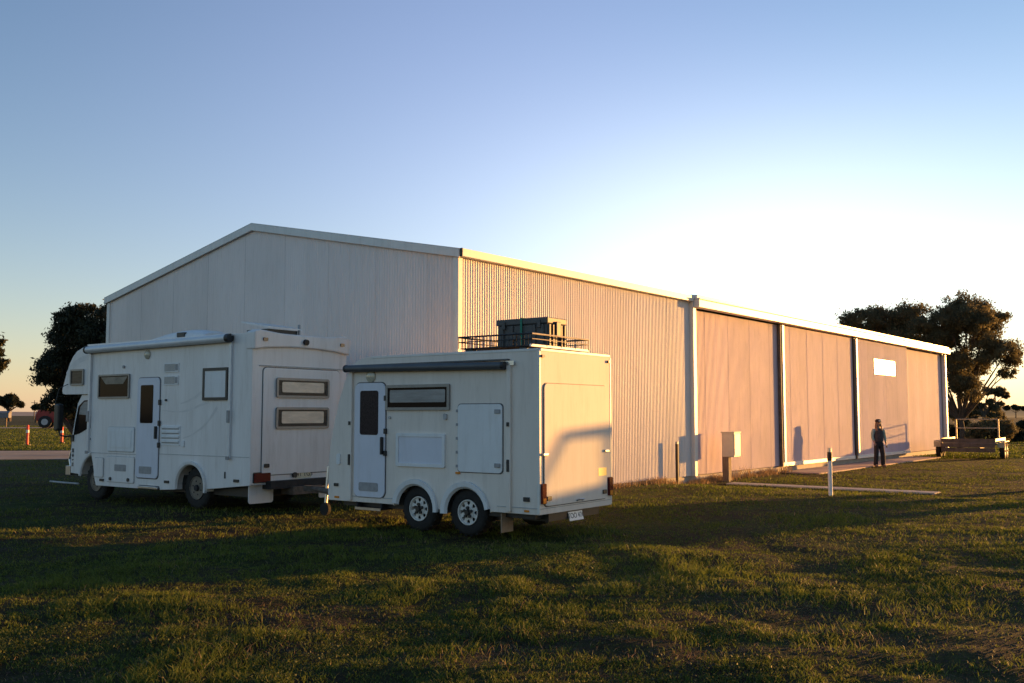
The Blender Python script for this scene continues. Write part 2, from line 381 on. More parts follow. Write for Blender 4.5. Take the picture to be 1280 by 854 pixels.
# gravel road on the far left
m = MB(); n = 24; top = []; bot = []
for i in range(n + 1):
    x = -150 + 140 * i / n; w = .35 * math.sin(i * 1.7)
    bot.append((x, 37.6 + w + .012 * (x + 14), .006)); top.append((x, 46.6 + .5 * math.sin(i * 2.3) + .012 * (x + 14), .006))
m.add(bot + top, [(i, i + 1, n + 2 + i, n + 1 + i) for i in range(n)])
tag(m.build('road', 'dirt_road'), kind='structure')
m = MB(); m.add([(-260, 121, .02), (-30, 121, .02), (-30, 129, .02), (-260, 129, .02)], [(0, 1, 2, 3)])
tag(m.build('track', 'dirt_road'), kind='structure')
# low hills on the horizon
def hill(name, cx, cy, rx, ry, h, mt='crop_hill'):
    n1, n2 = 40, 14; vs_ = []; fs = []
    for j in range(n2 + 1):
        for i in range(n1):
            t = 2 * math.pi * i / n1; r = j / n2
            z = h * (math.cos(math.pi * r) * .5 + .5) * (1 + .08 * math.sin(3 * t + cx)) - .4 * (r > .98)
            vs_.append((cx + rx * r * math.cos(t), cy + ry * r * math.sin(t), z))
    for j in range(n2):
        for i in range(n1): fs.append((j * n1 + i, j * n1 + (i + 1) % n1, (j + 1) * n1 + (i + 1) % n1, (j + 1) * n1 + i))
    m = MB(); m.add(vs_, fs); tag(m.build(name, mt, smooth=True), kind='structure')
hill('hill', 560, 800, 420, 420, 11.0)
hill('hill', -900, 1500, 800, 500, 6.0, 'dirt_road')
hill('hill', 250, 1700, 900, 500, 6.0)

# ------------------------------------------------------------------ shed
SHED_O = (-1.08, 19.2); SH = 52
shed = empty('shed', (SHED_O[0], SHED_O[1], 0), R(SH))
tag(shed, 'long pale corrugated steel shed with low gable and tall sliding doors', 'shed')
W, LEN, EAVE, RIDGE = 13.2, 36.8, 5.0, 6.31
def roofz(y): return EAVE + (RIDGE - EAVE) * (1 - abs(y - W / 2) / (W / 2))
PITCH = 0.0762
def sheet(name, mt, parent, axis, a0, a1, zb, zt, off, amp=.009, sub=6, rows=1):
    """corrugated sheet; axis 'x': long wall (outward -y), 'y': gable (outward -x)"""
    k = max(2, int(round((a1 - a0) / PITCH * sub))); vs_ = []; fs = []
    for i in range(k + 1):
        a = a0 + (a1 - a0) * i / k; d = off - amp * math.cos(2 * math.pi * a / PITCH)
        for z in (zb, zt(a) if callable(zt) else zt):
            vs_.append((a, d, z) if axis == 'x' else (d, a, z))
    fs = [(2 * i, 2 * i + 2, 2 * i + 3, 2 * i + 1) for i in range(k)]
    m = MB(); m.add(vs_, fs); return m.build(name, mt, parent, smooth=True)
SW = PITCH * 10
i = 0; a = 0.06
while a < W - .06:
    b_ = min(a + SW, W - .06)
    sheet('gable_sheet', 'shed_steel', shed, 'y', a, b_, .05, lambda q: roofz(q) - .05, -.012 - .003 * (i % 2)); a = b_; i += 1
a = 0.09; i = 0
while a < 9.80:
    b_ = min(a + SW, 9.80)
    sheet('wall_sheet', 'shed_steel', shed, 'x', a, b_, .05, 4.93, -.014 - .003 * (i % 2), amp=.009); a = b_; i += 1
# inner lining, far walls, slab
MB().box(.03, LEN - .03, .03, W - .03, -.25, .04).build('slab', 'concrete', shed)
MB().box(.06, LEN - .05, W - .05, W, .04, 4.95).build('rear_wall', 'shed_steel', shed)
MB().prism([(0.03, .04), (W - .06, .04), (W - .06, EAVE - .06), (W / 2, RIDGE - .08), (0.03, EAVE - .06)], 'x', LEN - .05, LEN).build('end_wall', 'shed_steel', shed)
MB().prism([(0.05, .04), (W - .06, .04), (W - .06, EAVE - .1), (W / 2, RIDGE - .1), (0.05, EAVE - .1)], 'x', .02, .05).build('gable_lining', 'dark_steel', shed)
MB().box(.06, 9.9, .02, .05, .04, 4.9).build('wall_lining', 'dark_steel', shed)
MB().box(9.9, LEN - .06, .34, .37, .04, 4.9).build('door_lining', 'dark_steel', shed)
# roof
for s in (0, 1):
    y0, y1 = (-.06, W / 2) if s == 0 else (W / 2, W + .06)
    z0, z1 = roofz(0) - .012 if s == 0 else RIDGE, RIDGE if s == 0 else roofz(W) - .012
    MB().prism([(y0, z0), (y1, z1), (y1, z1 + .05), (y0, z0 + .05)], 'x', .02, LEN - .02).build('roof_panel', 'roof_steel', shed)
MB().prism([(W / 2 - .22, RIDGE + .012), (W / 2, RIDGE + .062), (W / 2 + .22, RIDGE + .012), (W / 2, RIDGE + .082)], 'x', -.08, LEN + .04).build('ridge_cap', 'trim_steel', shed)
# barge boards over the gable
for s in (0, 1):
    ya, yb = (-.10, W / 2) if s == 0 else (W / 2, W + .10)
    za = EAVE - .022 if s == 0 else RIDGE; zb = RIDGE if s == 0 else EAVE - .022
    MB().prism([(ya, za - .10), (yb, zb - .10), (yb, zb + .07), (ya, za + .07)], 'x', -.10, -.055).build('barge_board', 'trim_steel', shed, bevel=.006)
    MB().prism([(ya, za + .072), (yb, zb + .072), (yb, zb + .084), (ya, za + .084)], 'x', -.10, .14).build('barge_cap', 'trim_steel', shed)
# corner flashings
MB().box(-.05, .085, -.045, .02, .04, 4.90).build('corner_flashing', 'trim_steel', shed, bevel=.006)
MB().box(-.045, .02, .024, .10, .04, 4.90).build('corner_flashing', 'trim_steel', shed, bevel=.006)
MB().box(-.045, .02, W - .12, W + .03, .04, 4.90).build('corner_flashing', 'trim_steel', shed, bevel=.006)
# gutter along the first ten metres
MB().prism([(-.16, 4.90), (-.03, 4.90), (-.03, 5.04), (-.05, 5.04), (-.145, 5.0), (-.165, 5.06)], 'x', -.05, 9.83).build('gutter', 'trim_steel', shed, bevel=.006)
MB().prism([(-.165, 4.895), (-.02, 4.895), (-.02, 5.065), (-.165, 5.065)], 'x', -.062, -.051).build('gutter_end', 'black_plastic', shed)
# door header: track cover and fascia
MB().box(9.86, 36.95, -.30, -.05, 4.74, 4.96).build('track_cover', 'trim_steel', shed, bevel=.012)
MB().box(9.84, 36.97, -.33, -.02, 4.963, 5.0).build('header_ledge', 'trim_steel', shed, bevel=.008)
MB().prism([(-.24, 5.003), (.02, 5.003), (.02, 5.11), (-.24, 5.09)], 'x', 9.86, 36.96).build('header_fascia', 'trim_steel', shed, bevel=.008)
# jamb column at the start of the door bays
MB().box(9.80, 9.98, -.14, .05, .04, 4.89).build('column', 'trim_steel', shed, bevel=.01)
# sliding doors: (start, end, offset from the wall plane, first edge style)
doors = [(10.0, 16.04, .02), (16.10, 23.12, -.06), (23.26, 30.22, -.10), (30.26, 36.64, .10)]
for k, (a0, a1, off) in enumerate(doors):
    d = MB(); d.box(a0, a0 + .07, off + .012, off + .06, .08, 4.7); d.box(a1 - .07, a1, off + .012, off + .06, .08, 4.7)
    d.box(a0 + .07, a1 - .07, off + .012, off + .05, .08, .18); d.box(a0 + .07, a1 - .07, off + .012, off + .05, 2.3, 2.4)
    dr = d.build('sliding_door', 'dark_steel', shed)
    q = a0 + .02; j = 0
    while q < a1 - .03:
        e_ = min(q + SW, a1 - .02)
        sheet('door_sheet', 'door_steel', dr, 'x', q, e_, .17 if k in (1, 2) else .06, 4.70, off - .004 - .003 * (j % 2), amp=.006); q = e_; j += 1
    if k in (1, 2):
        MB().box(a0, a1, off - .035, off + .01, .045, .17).build('kick_rail', 'trim_steel', dr, bevel=.006)
        MB().box(a0 - .02, a0 + .13, off - .09, off + .008, .172, 4.70).build('door_edge', 'trim_steel', dr, bevel=.008)
    if k == 3:
        MB().box(a0 - .03, a0 + .05, off - .05, off + .008, .05, 4.70).build('door_edge', 'trim_steel', dr, bevel=.008)
MB().box(23.12, 23.25, -.14, -.02, .04, 4.7).build('guide_post', 'black_plastic', shed)  # black strip painted in for the dark open gap between the doors
MB().box(15.98, 16.07, -.12, -.01, .04, 4.7).build('guide_post', 'rust_steel', shed)
MB().box(36.66, 36.86, -.12, .06, .04, 4.71).build('column', 'trim_steel', shed, bevel=.01)
# window panel in the third door, its panes made to glow like bright sky
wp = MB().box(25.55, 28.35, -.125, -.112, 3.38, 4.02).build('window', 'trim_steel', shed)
MB().box(25.60, 26.60, -.132, -.1255, 3.41, 3.99).build('pane', 'glow_pane', wp)
MB().box(26.63, 27.30, -.132, -.1255, 3.41, 3.99).build('pane', 'glow_pane', wp)
MB().box(27.33, 28.31, -.132, -.1255, 3.41, 3.99).build('pane', 'glow_pane', wp)
def sw(x, y, z=0):   # shed local -> world
    a = R(SH); return (SHED_O[0] + x * math.cos(a) - y * math.sin(a), SHED_O[1] + x * math.sin(a) + y * math.cos(a), z)
# apron and path
ap = MB().box(15.9, 30.4, -1.35, -.03, -.4, -.11).build('pavement', 'apron_concrete', bevel=.01); ap.location = sw(0, 0); ap.rotation_euler.z = R(SH); tag(ap, kind='structure')
pa = MB().box(10.1, 10.65, -6.3, -.9, -.4, -.128).build('path', 'concrete', bevel=.01); pa.location = sw(0, 0); pa.rotation_euler.z = R(SH); tag(pa, kind='structure')

# ------------------------------------------------------------------ wheels
def wheel(parent, c, r, w, rim_r, rim_mat, spoked=False, out=-1):
    """wheel with its axle along x, the outer face at c.x (outward -x if out<0)"""
    s = -out
    prof = [(0.02 * s, rim_r), (0.0, rim_r + .02), (0.0, r * .86), (.012 * s, r * .95), (.04 * s, r), (w * s - .04 * s, r), (w * s - .012 * s, r * .95), (w * s, r * .86), (w * s, rim_r), (w * s - .02 * s, rim_r)]
    t = MB(); t.lathe(prof, 'x', c, 32, cap=False)
    # tread lugs
    nl = 40
    for i in range(nl):
        a = 2 * math.pi * i / nl; dx = (w * .25 if i % 2 else w * .6) * s
        p = Vector((c[0] + dx, c[1] + (r - .004) * math.cos(a), c[2] + (r - .004) * math.sin(a)))
        tx = Vector((0, -math.sin(a), math.cos(a))); nr = Vector((0, math.cos(a), math.sin(a)))
        vs_ = [p + Vector((sx * w * .17, 0, 0)) + tx * sy * .019 + nr * sz for sz in (0, .014) for sx, sy in ((-1, -1), (1, -1), (1, 1), (-1, 1))]
        t.add(vs_, [(0, 3, 2, 1), (4, 5, 6, 7), (0, 1, 5, 4), (1, 2, 6, 5), (2, 3, 7, 6), (3, 0, 4, 7)])
    wh = t.build('wheel', 'tyre', parent, smooth=True)
    k = MB()
    if spoked:
        k.lathe([(.005 * s, rim_r), (-.004 * s, rim_r * .99), (-.004 * s, rim_r * .92), (.03 * s, rim_r * .86), (.03 * s, rim_r * .84), (.09 * s, rim_r * .86), (.09 * s, rim_r)], 'x', c, 32, cap=False)
    else:
        k.lathe([(.005 * s, rim_r), (-.006 * s, rim_r * .99), (-.006 * s, rim_r * .93), (.03 * s, rim_r * .86), (.085 * s, rim_r * .74), (.085 * s, rim_r * .45), (.02 * s, rim_r * .40), (.02 * s, .01)], 'x', c, 32)
    rm = k.build('rim', rim_mat, wh, smooth=True)
    if spoked:
        sp = MB(); n = 8
        for i in range(n):
            a = 2 * math.pi * (i + .5) / n
            e1 = Vector((0, math.cos(a), math.sin(a))); e2 = Vector((0, -math.sin(a), math.cos(a)))
            o = Vector(c) + Vector((.02 * s, 0, 0))
            pts = [(.50, -.20), (.50, .20), (.68, .13), (.90, .22), (.90, -.22), (.68, -.13)]
            vs_ = [o + e1 * (u * rim_r) + e2 * (v * rim_r) + Vector((d * s, 0, 0)) for d in (0, .012) for u, v in pts]
            sp.add(vs_, [(0, 1, 2, 3, 4, 5), (6, 11, 10, 9, 8, 7)] + [(i_, (i_ + 1) % 6, 6 + (i_ + 1) % 6, 6 + i_) for i_ in range(6)])
        sp.lathe([(.035 * s, .01), (.035 * s, rim_r * .55), (.012 * s, rim_r * .54), (.012 * s, rim_r * .40), (.02 * s, .01)], 'x', c, 24)
        sp.build('spokes', rim_mat, wh)
        MB().lathe([(.07 * s, rim_r * .86), (.075 * s, .01)], 'x', c, 24).build('brake_drum', 'black_plastic', wh)
        hb = MB(); hb.lathe([(.01 * s, rim_r * .25), (-.035 * s, rim_r * .2), (-.035 * s, .01)], 'x', c, 16)
        for i in range(5):
            a = 2 * math.pi * i / 5 + .3
            p = Vector((c[0] + .012 * s, c[1] + rim_r * .36 * math.cos(a), c[2] + rim_r * .36 * math.sin(a))); hb.tube(p, p + Vector((-.03 * s, 0, 0)), .024, n=6)
        hb.build('hub', 'black_plastic', wh)
    else:
        hb = MB(); hb.lathe([(.02 * s, rim_r * .3), (-.03 * s, rim_r * .24), (-.03 * s, .01)], 'x', c, 16)
        for i in range(6):
            a = 2 * math.pi * i / 6 + .3
            p = Vector((c[0] + .05 * s, c[1] + rim_r * .58 * math.cos(a), c[2] + rim_r * .58 * math.sin(a))); hb.tube(p, p + Vector((-.05 * s, 0, 0)), .016, n=6)
        hb.build('hub', 'dark_steel', wh, smooth=False)
        MB().lathe([(.09 * s, rim_r * .86), (.095 * s, .01)], 'x', c, 24).build('brake_drum', 'black_plastic', wh)
    return wh
def arc(cy, cz, r, a0, a1, n=12): return [(cy + r * math.cos(R(a0 + (a1 - a0) * i / n)), cz + r * math.sin(R(a0 + (a1 - a0) * i / n))) for i in range(n + 1)]
def arch_trim(parent, pts, mt, w=.055, t=.05, off=0.0):
    """pts: list of (y,z) along the arch; makes a flat flared lip outward -x"""
    n = len(pts); vs_ = []
    for i, p in enumerate(pts):
        a = Vector(pts[max(i - 1, 0)]); b = Vector(pts[min(i + 1, n - 1)]); d = (b - a).normalized(); nr = Vector((-d.y, d.x))
        P = Vector(p); q = P + nr * w
        vs_ += [(off - t, P.x, P.y), (off - t * .8, q.x - nr.x * w * .3, q.y - nr.y * w * .3), (off + .0, q.x, q.y), (off + .01, P.x, P.y)]
    fs = []
    for i in range(n - 1):
        for k in range(4): fs.append((4 * i + k, 4 * i + (k + 1) % 4, 4 * i + 4 + (k + 1) % 4, 4 * i + 4 + k))
    fs += [(0, 1, 2, 3), (4 * n - 4, 4 * n - 3, 4 * n - 2, 4 * n - 1)]
    m = MB(); m.add(vs_, fs); return m.build('wheel_arch', mt, parent, smooth=True)
def van_window(parent, face, a0, a1, b0, b1, pane, off=0.0, r=.05, w=.035, stays=True):
    o = ring('window', 'window_frame', parent, face, a0, a1, b0, b1, w, .032, 0.002, r, off)
    s = 1 if a1 > a0 else -1
    plate('pane', pane, o, face, a0 + s * w * .95, a1 - s * w * .95, min(b0, b1) + w * .95, max(b0, b1) - w * .95, .012, .006, max(r - w, .012), off)
    return o

# ------------------------------------------------------------------ motorhome (local: x across 0..2.3, y forward 0..6.25)
T = empty('motorhome', (-4.6, 17.06, 0), R(54))
tag(T, 'white motorhome truck with over-cab bed, parked ahead of the caravan', 'motorhome')
TW = 2.3
wa = arc(1.69, .40, .475, -8, 188, 16)         # arch from front (+y) over to the rear
body = [(0, .50), (0.0, 3.19), (.02, 3.20), (5.0, 3.185), (5.25, 3.18), (5.5, 3.15), (5.71, 3.085), (5.86, 2.98), (5.98, 2.84), (6.08, 2.66), (6.17, 2.46), (6.245, 2.29), (6.25, 2.23), (6.22, 2.185), (6.12, 2.17), (5.12, 2.17),
        (5.08, .96), (5.05, .93), (4.97, .72), (4.89, .40), (4.84, .30), (3.36, .305), (3.34, .375), (2.66, .375), (2.64, .31), (2.17, .335)] + wa + [(1.205, .385)]
b = MB(); b.prism(body, 'x', 0, TW); b.build('body', 'van_white', T, bevel=.022, seg=3)
MB().box(.16, TW - .16, .1, 4.7, .28, .6).build('underbody', 'black_plastic', T)
MB().box(.35, TW - .35, -.15, 5.6, .42, .56).build('chassis', 'dark_steel', T)
MB().box(.3, TW - .3, .9, 2.5, .56, 1.0).build('wheel_well', 'black_plastic', T)
arch_trim(T, arc(1.69, .40, .48, -6, 190, 20), 'van_white', .075, .045)
# waist trim
MB().box(-.006, .003, .02, 2.68, .985, .997).build('waist_trim', 'soft_seal', T)
MB().box(-.006, .003, 3.46, 5.06, .955, .967).build('waist_trim', 'soft_seal', T)
# cab
cabp = [(5.06, .96), (5.06, 2.165), (5.55, 2.16), (5.70, 1.98), (5.80, 1.62), (5.88, 1.30), (5.90, 1.05), (5.89, .52), (5.52, .50)] + arc(5.0, .42, .53, 8, 86, 8)
c = MB(); c.prism(cabp, 'x', .05, TW - .05); cab = c.build('cab', 'van_white', T, bevel=.035, seg=3)
win = [(5.14, 1.46), (5.14, 2.06), (5.45, 2.04), (5.66, 1.92), (5.76, 1.58), (5.815, 1.31), (5.62, 1.34), (5.30, 1.45)]
MB().prism(win, 'x', .053, .040).build('side_window', 'dark_glass', cab)
MB().prism([(5.16, 1.72), (5.16, 2.03), (5.44, 2.01), (5.58, 1.90), (5.62, 1.75)], 'x', .0395, .037).build('window_reflection', 'grey_reflection', cab)  # lighter upper part of the cab window is a painted reflection
MB().prism([(5.60, 2.12), (5.715, 1.97), (5.88, 1.36), (5.905, 1.36), (5.74, 1.98), (5.62, 2.13)], 'x', .22, TW - .22).build('windscreen', 'dark_glass', cab)
MB().box(.038, .052, 5.10, 5.115, 1.0, 2.1).build('door_gap', 'seal', cab)
MB().box(.015, .052, 5.14, 5.26, 1.22, 1.26).build('door_handle', 'black_plastic', cab)
arch_trim(T, arc(5.0, .42, .535, 6, 80, 10), 'van_white', .05, .035, .05)
MB().box(.02, .10, 5.80, 5.885, 1.18, 1.32).build('indicator', 'black_plastic', cab)
# markings on the cab corner
mk = MB()
for j in range(5): mk.box(.043, .0485, 5.795, 5.85, 1.02 - j * .018, 1.03 - j * .018)
for yy in (5.795, 5.82, 5.845): mk.box(.043, .0485, yy, yy + .008, .948, 1.03)
mk.prism([(5.822, .93), (5.86, .885), (5.822, .84), (5.785, .885)], 'x', .0485, .043)
mk.box(.043, .0485, 5.79, 5.85, .795, .808); mk.box(.043, .0485, 5.815, 5.828, .77, .808)
for j in range(4): mk.box(.043, .0485, 5.79, 5.855, .72 - j * .02, .732 - j * .02)
mk.build('marking', 'ink', cab)
# bullbar, bumper, front bar
bb = MB(); bb.box(.05, TW - .05, 5.92, 6.10, .47, .66)
bb.path([(.12, 6.0, .62), (.12, 6.06, .80), (.12, 5.99, .97), (.2, 5.97, 1.0), (TW - .2, 5.97, 1.0), (TW - .12, 5.99, .97), (TW - .12, 6.06, .80), (TW - .12, 6.0, .62)], .035, 10)
bb.build('bullbar', 'bright_steel', T, bevel=.01)
MB().path([(-.02, 5.45, .31), (-.10, 5.9, .32), (-.14, 6.35, .33)], .018, 8).build('side_bar', 'soft_seal', T)
# mirror on its arm
mr = MB().path([(.06, 5.86, 1.30), (-.05, 5.98, 1.28), (-.12, 6.06, 1.31), (-.135, 6.11, 1.45)], .018, 8).build('mirror_arm', 'black_plastic', T)
MB().prism(rrect(6.02, 6.20, 1.40, 1.97, .06), 'x', -.20, -.07).build('mirror', 'black_plastic', mr, bevel=.03)
MB().path([(-.2, 6.15, 1.98), (-.15, 6.1, 2.3), (0.05, 6.0, 2.42)], .008, 6).build('aerial', 'black_plastic', T)
# wheels
wheel(T, (.10, 4.99, .385), .385, .22, .215, 'rim_grey')
wheel(T, (TW - .10, 4.99, .385), .385, .22, .215, 'rim_grey', out=1)
wheel(T, (.09, 1.62, .385), .385, .23, .215, 'rim_grey'); wheel(T, (TW - .09, 1.62, .385), .385, .23, .215, 'rim_grey', out=1)
MB().tube((.3, 1.62, .38), (TW - .3, 1.62, .38), .07).tube((1.0, 1.62, .38), (1.3, 1.62, .38), .17).build('rear_axle', 'dark_steel', T)
MB().box(.32, .62, .35, .42, .02 + .15, .55).build('mud_flap', 'black_plastic', T)
# side fittings
van_window(T, 'side', 5.91, 5.40, 2.36, 2.70, 'grey_glass', r=.03)
van_window(T, 'side', 4.83, 3.72, 2.07, 2.56, 'dark_glass', r=.03)
vb = MB(); vb.prism([(3.80, 2.505), (4.745, 2.505), (4.56, 2.36), (3.95, 2.36)], 'x', -.0045, 0); vb.build('painted_reflection', 'tan_reflection', T, loc=(-.0145, 0, 0))  # tan plate paints the reflection across the top of this window
dz = plate('door_seal', 'seal', T, 'side', 3.445, 2.69, .50, 2.475, .006, 0, .09)
dr = plate('door', 'door_blue', T, 'side', 3.43, 2.705, .52, 2.46, .018, .006, .085, bevel=.004)
plate('door_window', 'dark_glass', dr, 'side', 3.31, 2.90, 1.58, 2.32, .008, .024, .03)
plate('door_vent', 'grey_plastic', dr, 'side', 3.30, 2.90, .60, .74, .008, .024, .02)
MB().box(-.075, -.024, 2.74, 2.78, 1.28, 1.52).build('door_handle', 'black_plastic', dr, bevel=.008)
for z in (1.58, 1.16, 1.98): MB().box(-.04, -.004, 2.665, 2.72, z - .05, z + .05).build('hinge', 'black_plastic', dr, bevel=.006)
MB().box(-.05, .15, 2.68, 3.30, .315, .365).build('step', 'bright_steel', T, bevel=.008)
for z0, z1 in ((2.553, 2.734), (2.31, 2.487)):
    v = plate('fridge_vent', 'hatch_white', T, 'side', 2.59, 2.13, z0, z1, .015, 0, .02)
    gm = MB()
    for j in range(7): gm.box(-.022, -.0155, 2.24, 2.565, z0 + .025 + j * .02, z0 + .036 + j * .02)
    gm.build('grille', 'grey_plastic', v)
    MB().box(-.02, -.0155, 2.15, 2.225, z0 + .03, z1 - .03).build('vent_catch', 'grey_plastic', v)
def hatch(y0, y1, z0, z1, mt='hatch_white', seal='soft_seal', par=T, r=.04):
    s = plate('hatch_seal', seal, par, 'side', y0 + (.012 if y0 > y1 else -.012), y1 - (.012 if y0 > y1 else -.012), z0 - .012, z1 + .012, .006, 0, r)
    return plate('hatch', mt, par, 'side', y0, y1, z0, z1, .016, .006, r, bevel=.004)
h = hatch(4.44, 3.52, 1.01, 1.49, 'hatch_white'); plate('panel', 'hatch_white', h, 'side', 4.36, 3.60, 1.09, 1.43, .008, .022, .02)
h = hatch(4.447, 3.49, .40, .90, 'van_white'); plate('grille', 'grey_plastic', h, 'side', 4.15, 3.75, .62, .75, .006, .022, .02)
for yy in (4.28, 3.66): MB().tube((-.022, yy, .46), (-.045, yy, .46), .035).build('latch', 'black_plastic', h)
hatch(4.895, 4.57, .48, .86, 'van_white')
lv = plate('louvre', 'hatch_white', T, 'side', 2.63, 2.04, 1.16, 1.54, .012, 0, .02)
for j in range(4):
    z = 1.20 + j * .088
    MB().box(-.03, -.0125, 2.06, 2.61, z + .02, z + .06).build('slat', 'hatch_white', lv, bevel=.004)
    MB().box(-.0195, -.0125, 2.07, 2.60, z, z + .018).build('slot', 'grey_plastic', lv)
wf = ring('window', 'black_plastic', T, 'side', 1.365, .64, 2.005, 2.60, .055, .03, .002, .015)
plate('pane', 'hatch_white', wf, 'side', 1.315, .69, 2.06, 2.56, .018, .004, .01)
MB().lathe([(0, .09), (-.02, .09), (-.045, .06), (-.05, .01)], 'x', (0, 0, 0), 20).build('side_lamp', 'clear_lens', T, loc=(-.001, 3.15, 2.92), smooth=True)
MB().tube((-.03, 3.95, 2.70), (.0, 3.95, 2.70), .03).build('socket', 'grey_plastic', T)
MB().tube((-.03, 2.50, 2.02), (.0, 2.50, 2.02), .022).build('lock', 'black_plastic', T)
plate('water_filler', 'hatch_white', T, 'side', 1.98, 1.90, 1.14, 1.26, .02, 0, .02)
for y_, z_ in ((4.62, .42), (2.42, .47), (.36, .57)): plate('marker_lamp', 'black_plastic', T, 'side', y_ - .07, y_ + .07, z_ - .025, z_ + .025, .02, 0, .01)
plate('latch', 'black_plastic', T, 'side', .67, .70, .60, .72, .012, 0, .01)
def swoosh(pts, w0, w1, mt='decal_grey'):
    n = len(pts); a_, b_ = [], []
    for i, p in enumerate(pts):
        q0 = Vector(pts[max(i - 1, 0)]); q1 = Vector(pts[min(i + 1, n - 1)]); d = (q1 - q0).normalized(); nr = Vector((-d.y, d.x)); w = w0 + (w1 - w0) * i / (n - 1)
        a_.append((p[0] + nr.x * w, p[1] + nr.y * w)); b_.append((p[0] - nr.x * w, p[1] - nr.y * w))
    m = MB(); m.add([(-.0025, u, v) for u, v in a_ + b_], [(i, i + 1, n + i + 1, n + i) for i in range(n - 1)]); m.build('decal', mt, T)
swoosh([(6.06, 2.58), (5.95, 2.70), (5.78, 2.81), (5.58, 2.89), (5.38, 2.93), (5.20, 2.945)], .075, .05)
swoosh([(2.05, 1.95), (1.85, 1.99), (1.62, 2.06), (1.42, 2.16)], .012, .03)
swoosh([(2.62, 1.83), (2.3, 1.80), (2.0, 1.80), (1.7, 1.84), (1.45, 1.92), (1.2, 1.98)], .008, .025)
swoosh([(1.95, 1.30), (1.7, 1.36), (1.4, 1.50), (1.15, 1.68), (.95, 1.88)], .008, .03)
# awning
aw = MB().path([(-.09, .60, 3.12), (-.09, 5.16, 3.085)], .072, 14).build('awning', 'awning_white', T, smooth=True)
MB().tube((-.09, .50, 3.12), (-.09, .60, 3.12), .08, n=14).build('awning_cap', 'black_plastic', aw); MB().tube((-.09, 5.16, 3.085), (-.09, 5.20, 3.085), .082, n=14).build('awning_cap', 'black_plastic', aw)
MB().box(-.07, .01, .5, 5.2, 3.165, 3.20).build('awning_rail', 'awning_white', aw)
for y_ in (.56, 5.13):
    ar = MB().box(-.05, -.002, y_ - .03, y_ + .03, .96, 3.06).build('awning_arm', 'awning_white', aw, bevel=.006)
    MB().box(-.075, -.0505, y_ - .04, y_ + .04, .94, 1.0).build('arm_foot', 'grey_plastic', ar, bevel=.006); MB().box(-.075, -.0505, y_ - .035, y_ + .035, 1.60, 1.82).build('arm_catch', 'grey_plastic', ar, bevel=.006)
# rear
MB().prism([(-.02, 2.90), (-.02, 3.22), (.10, 3.265), (.6, 3.22), (1.15, 3.215), (1.7, 3.22), (2.2, 3.265), (TW + .02, 3.22), (TW + .02, 2.90), (2.0, 2.945), (1.5, 2.975), (1.15, 2.98), (.8, 2.975), (.3, 2.945)], 'y', .16, -.075).build('rear_cap', 'van_white', T, bevel=.03, seg=3)
for x_ in (.22, 2.10): plate('marker_lamp', 'red_lens', T, 'rear', x_ - .05, x_ + .05, 3.06, 3.12, .025, .074, .015)
MB().tube((1.16, -.074, 3.09), (1.16, -.13, 3.08), .055, n=14).build('rear_camera', 'black_plastic', T)
ds = plate('panel_seal', 'seal', T, 'rear', .232, 2.11, .655, 2.60, .005, 0, .08)
rp = plate('rear_panel', 'van_white', T, 'rear', .245, 2.097, .668, 2.587, .016, .005, .075, bevel=.004)
MB().box(.16, 2.2, -.02, -.001, 2.61, 2.63).build('panel_hinge', 'soft_seal', T)
for z0, z1 in ((2.05, 2.415), (1.485, 1.88)):
    o = van_window(rp, 'rear', .525, 1.81, z0, z1, 'grey_glass', off=-.021, r=.05, w=.045)
    plate('painted_reflection', 'warm_reflection', o, 'rear', .66, 1.68, z0 + .10, z1 - .075, .004, .012 + .006, .03, -.021)  # bright plate paints the warm reflection seen in the rear glass
    for x_ in (.60, 1.73): MB().box(x_ - .018, x_ + .018, -.05, -.03, z0 + .07, z0 + .16).build('stay', 'black_plastic', o)
plate('panel_lamp', 'black_plastic', rp, 'rear', .29, .40, .80, .87, .02, .021, .02)
for xx in (.08, TW - .44):
    tl = plate('tail_lamp', 'red_lens', T, 'rear', xx, xx + .36, .55, .71, .03, 0, .02); plate('lamp_trim', 'black_plastic', T, 'rear', xx - .015, xx + .375, .535, .725, .012, 0, .02)
pl = plate('number_plate', 'plate_yellow', T, 'rear', 1.035, 1.41, .575, .715, .008, 0, .01)
text_mesh('lettering', '641 TG5', .125, 'ink', pl, rear_m(1.225, -.0095, .647))
MB().tube((1.0, -.0, .64), (1.0, -.05, .64), .05, n=14).build('socket', 'black_plastic', T)
MB().box(.02, TW - .02, -.004, .0, .50, .52).build('rear_lip', 'soft_seal', T)
for xx in (.05, TW - .60): plate('rear_flap', 'van_white', T, 'rear', xx, xx + .55, .17, .50, .015, -.10, .05)
MB().box(.8, 1.5, -.22, .1, .30, .44).tube((1.15, -.25, .40), (1.15, -.05, .40), .05).build('tow_bar', 'rust_steel', T)
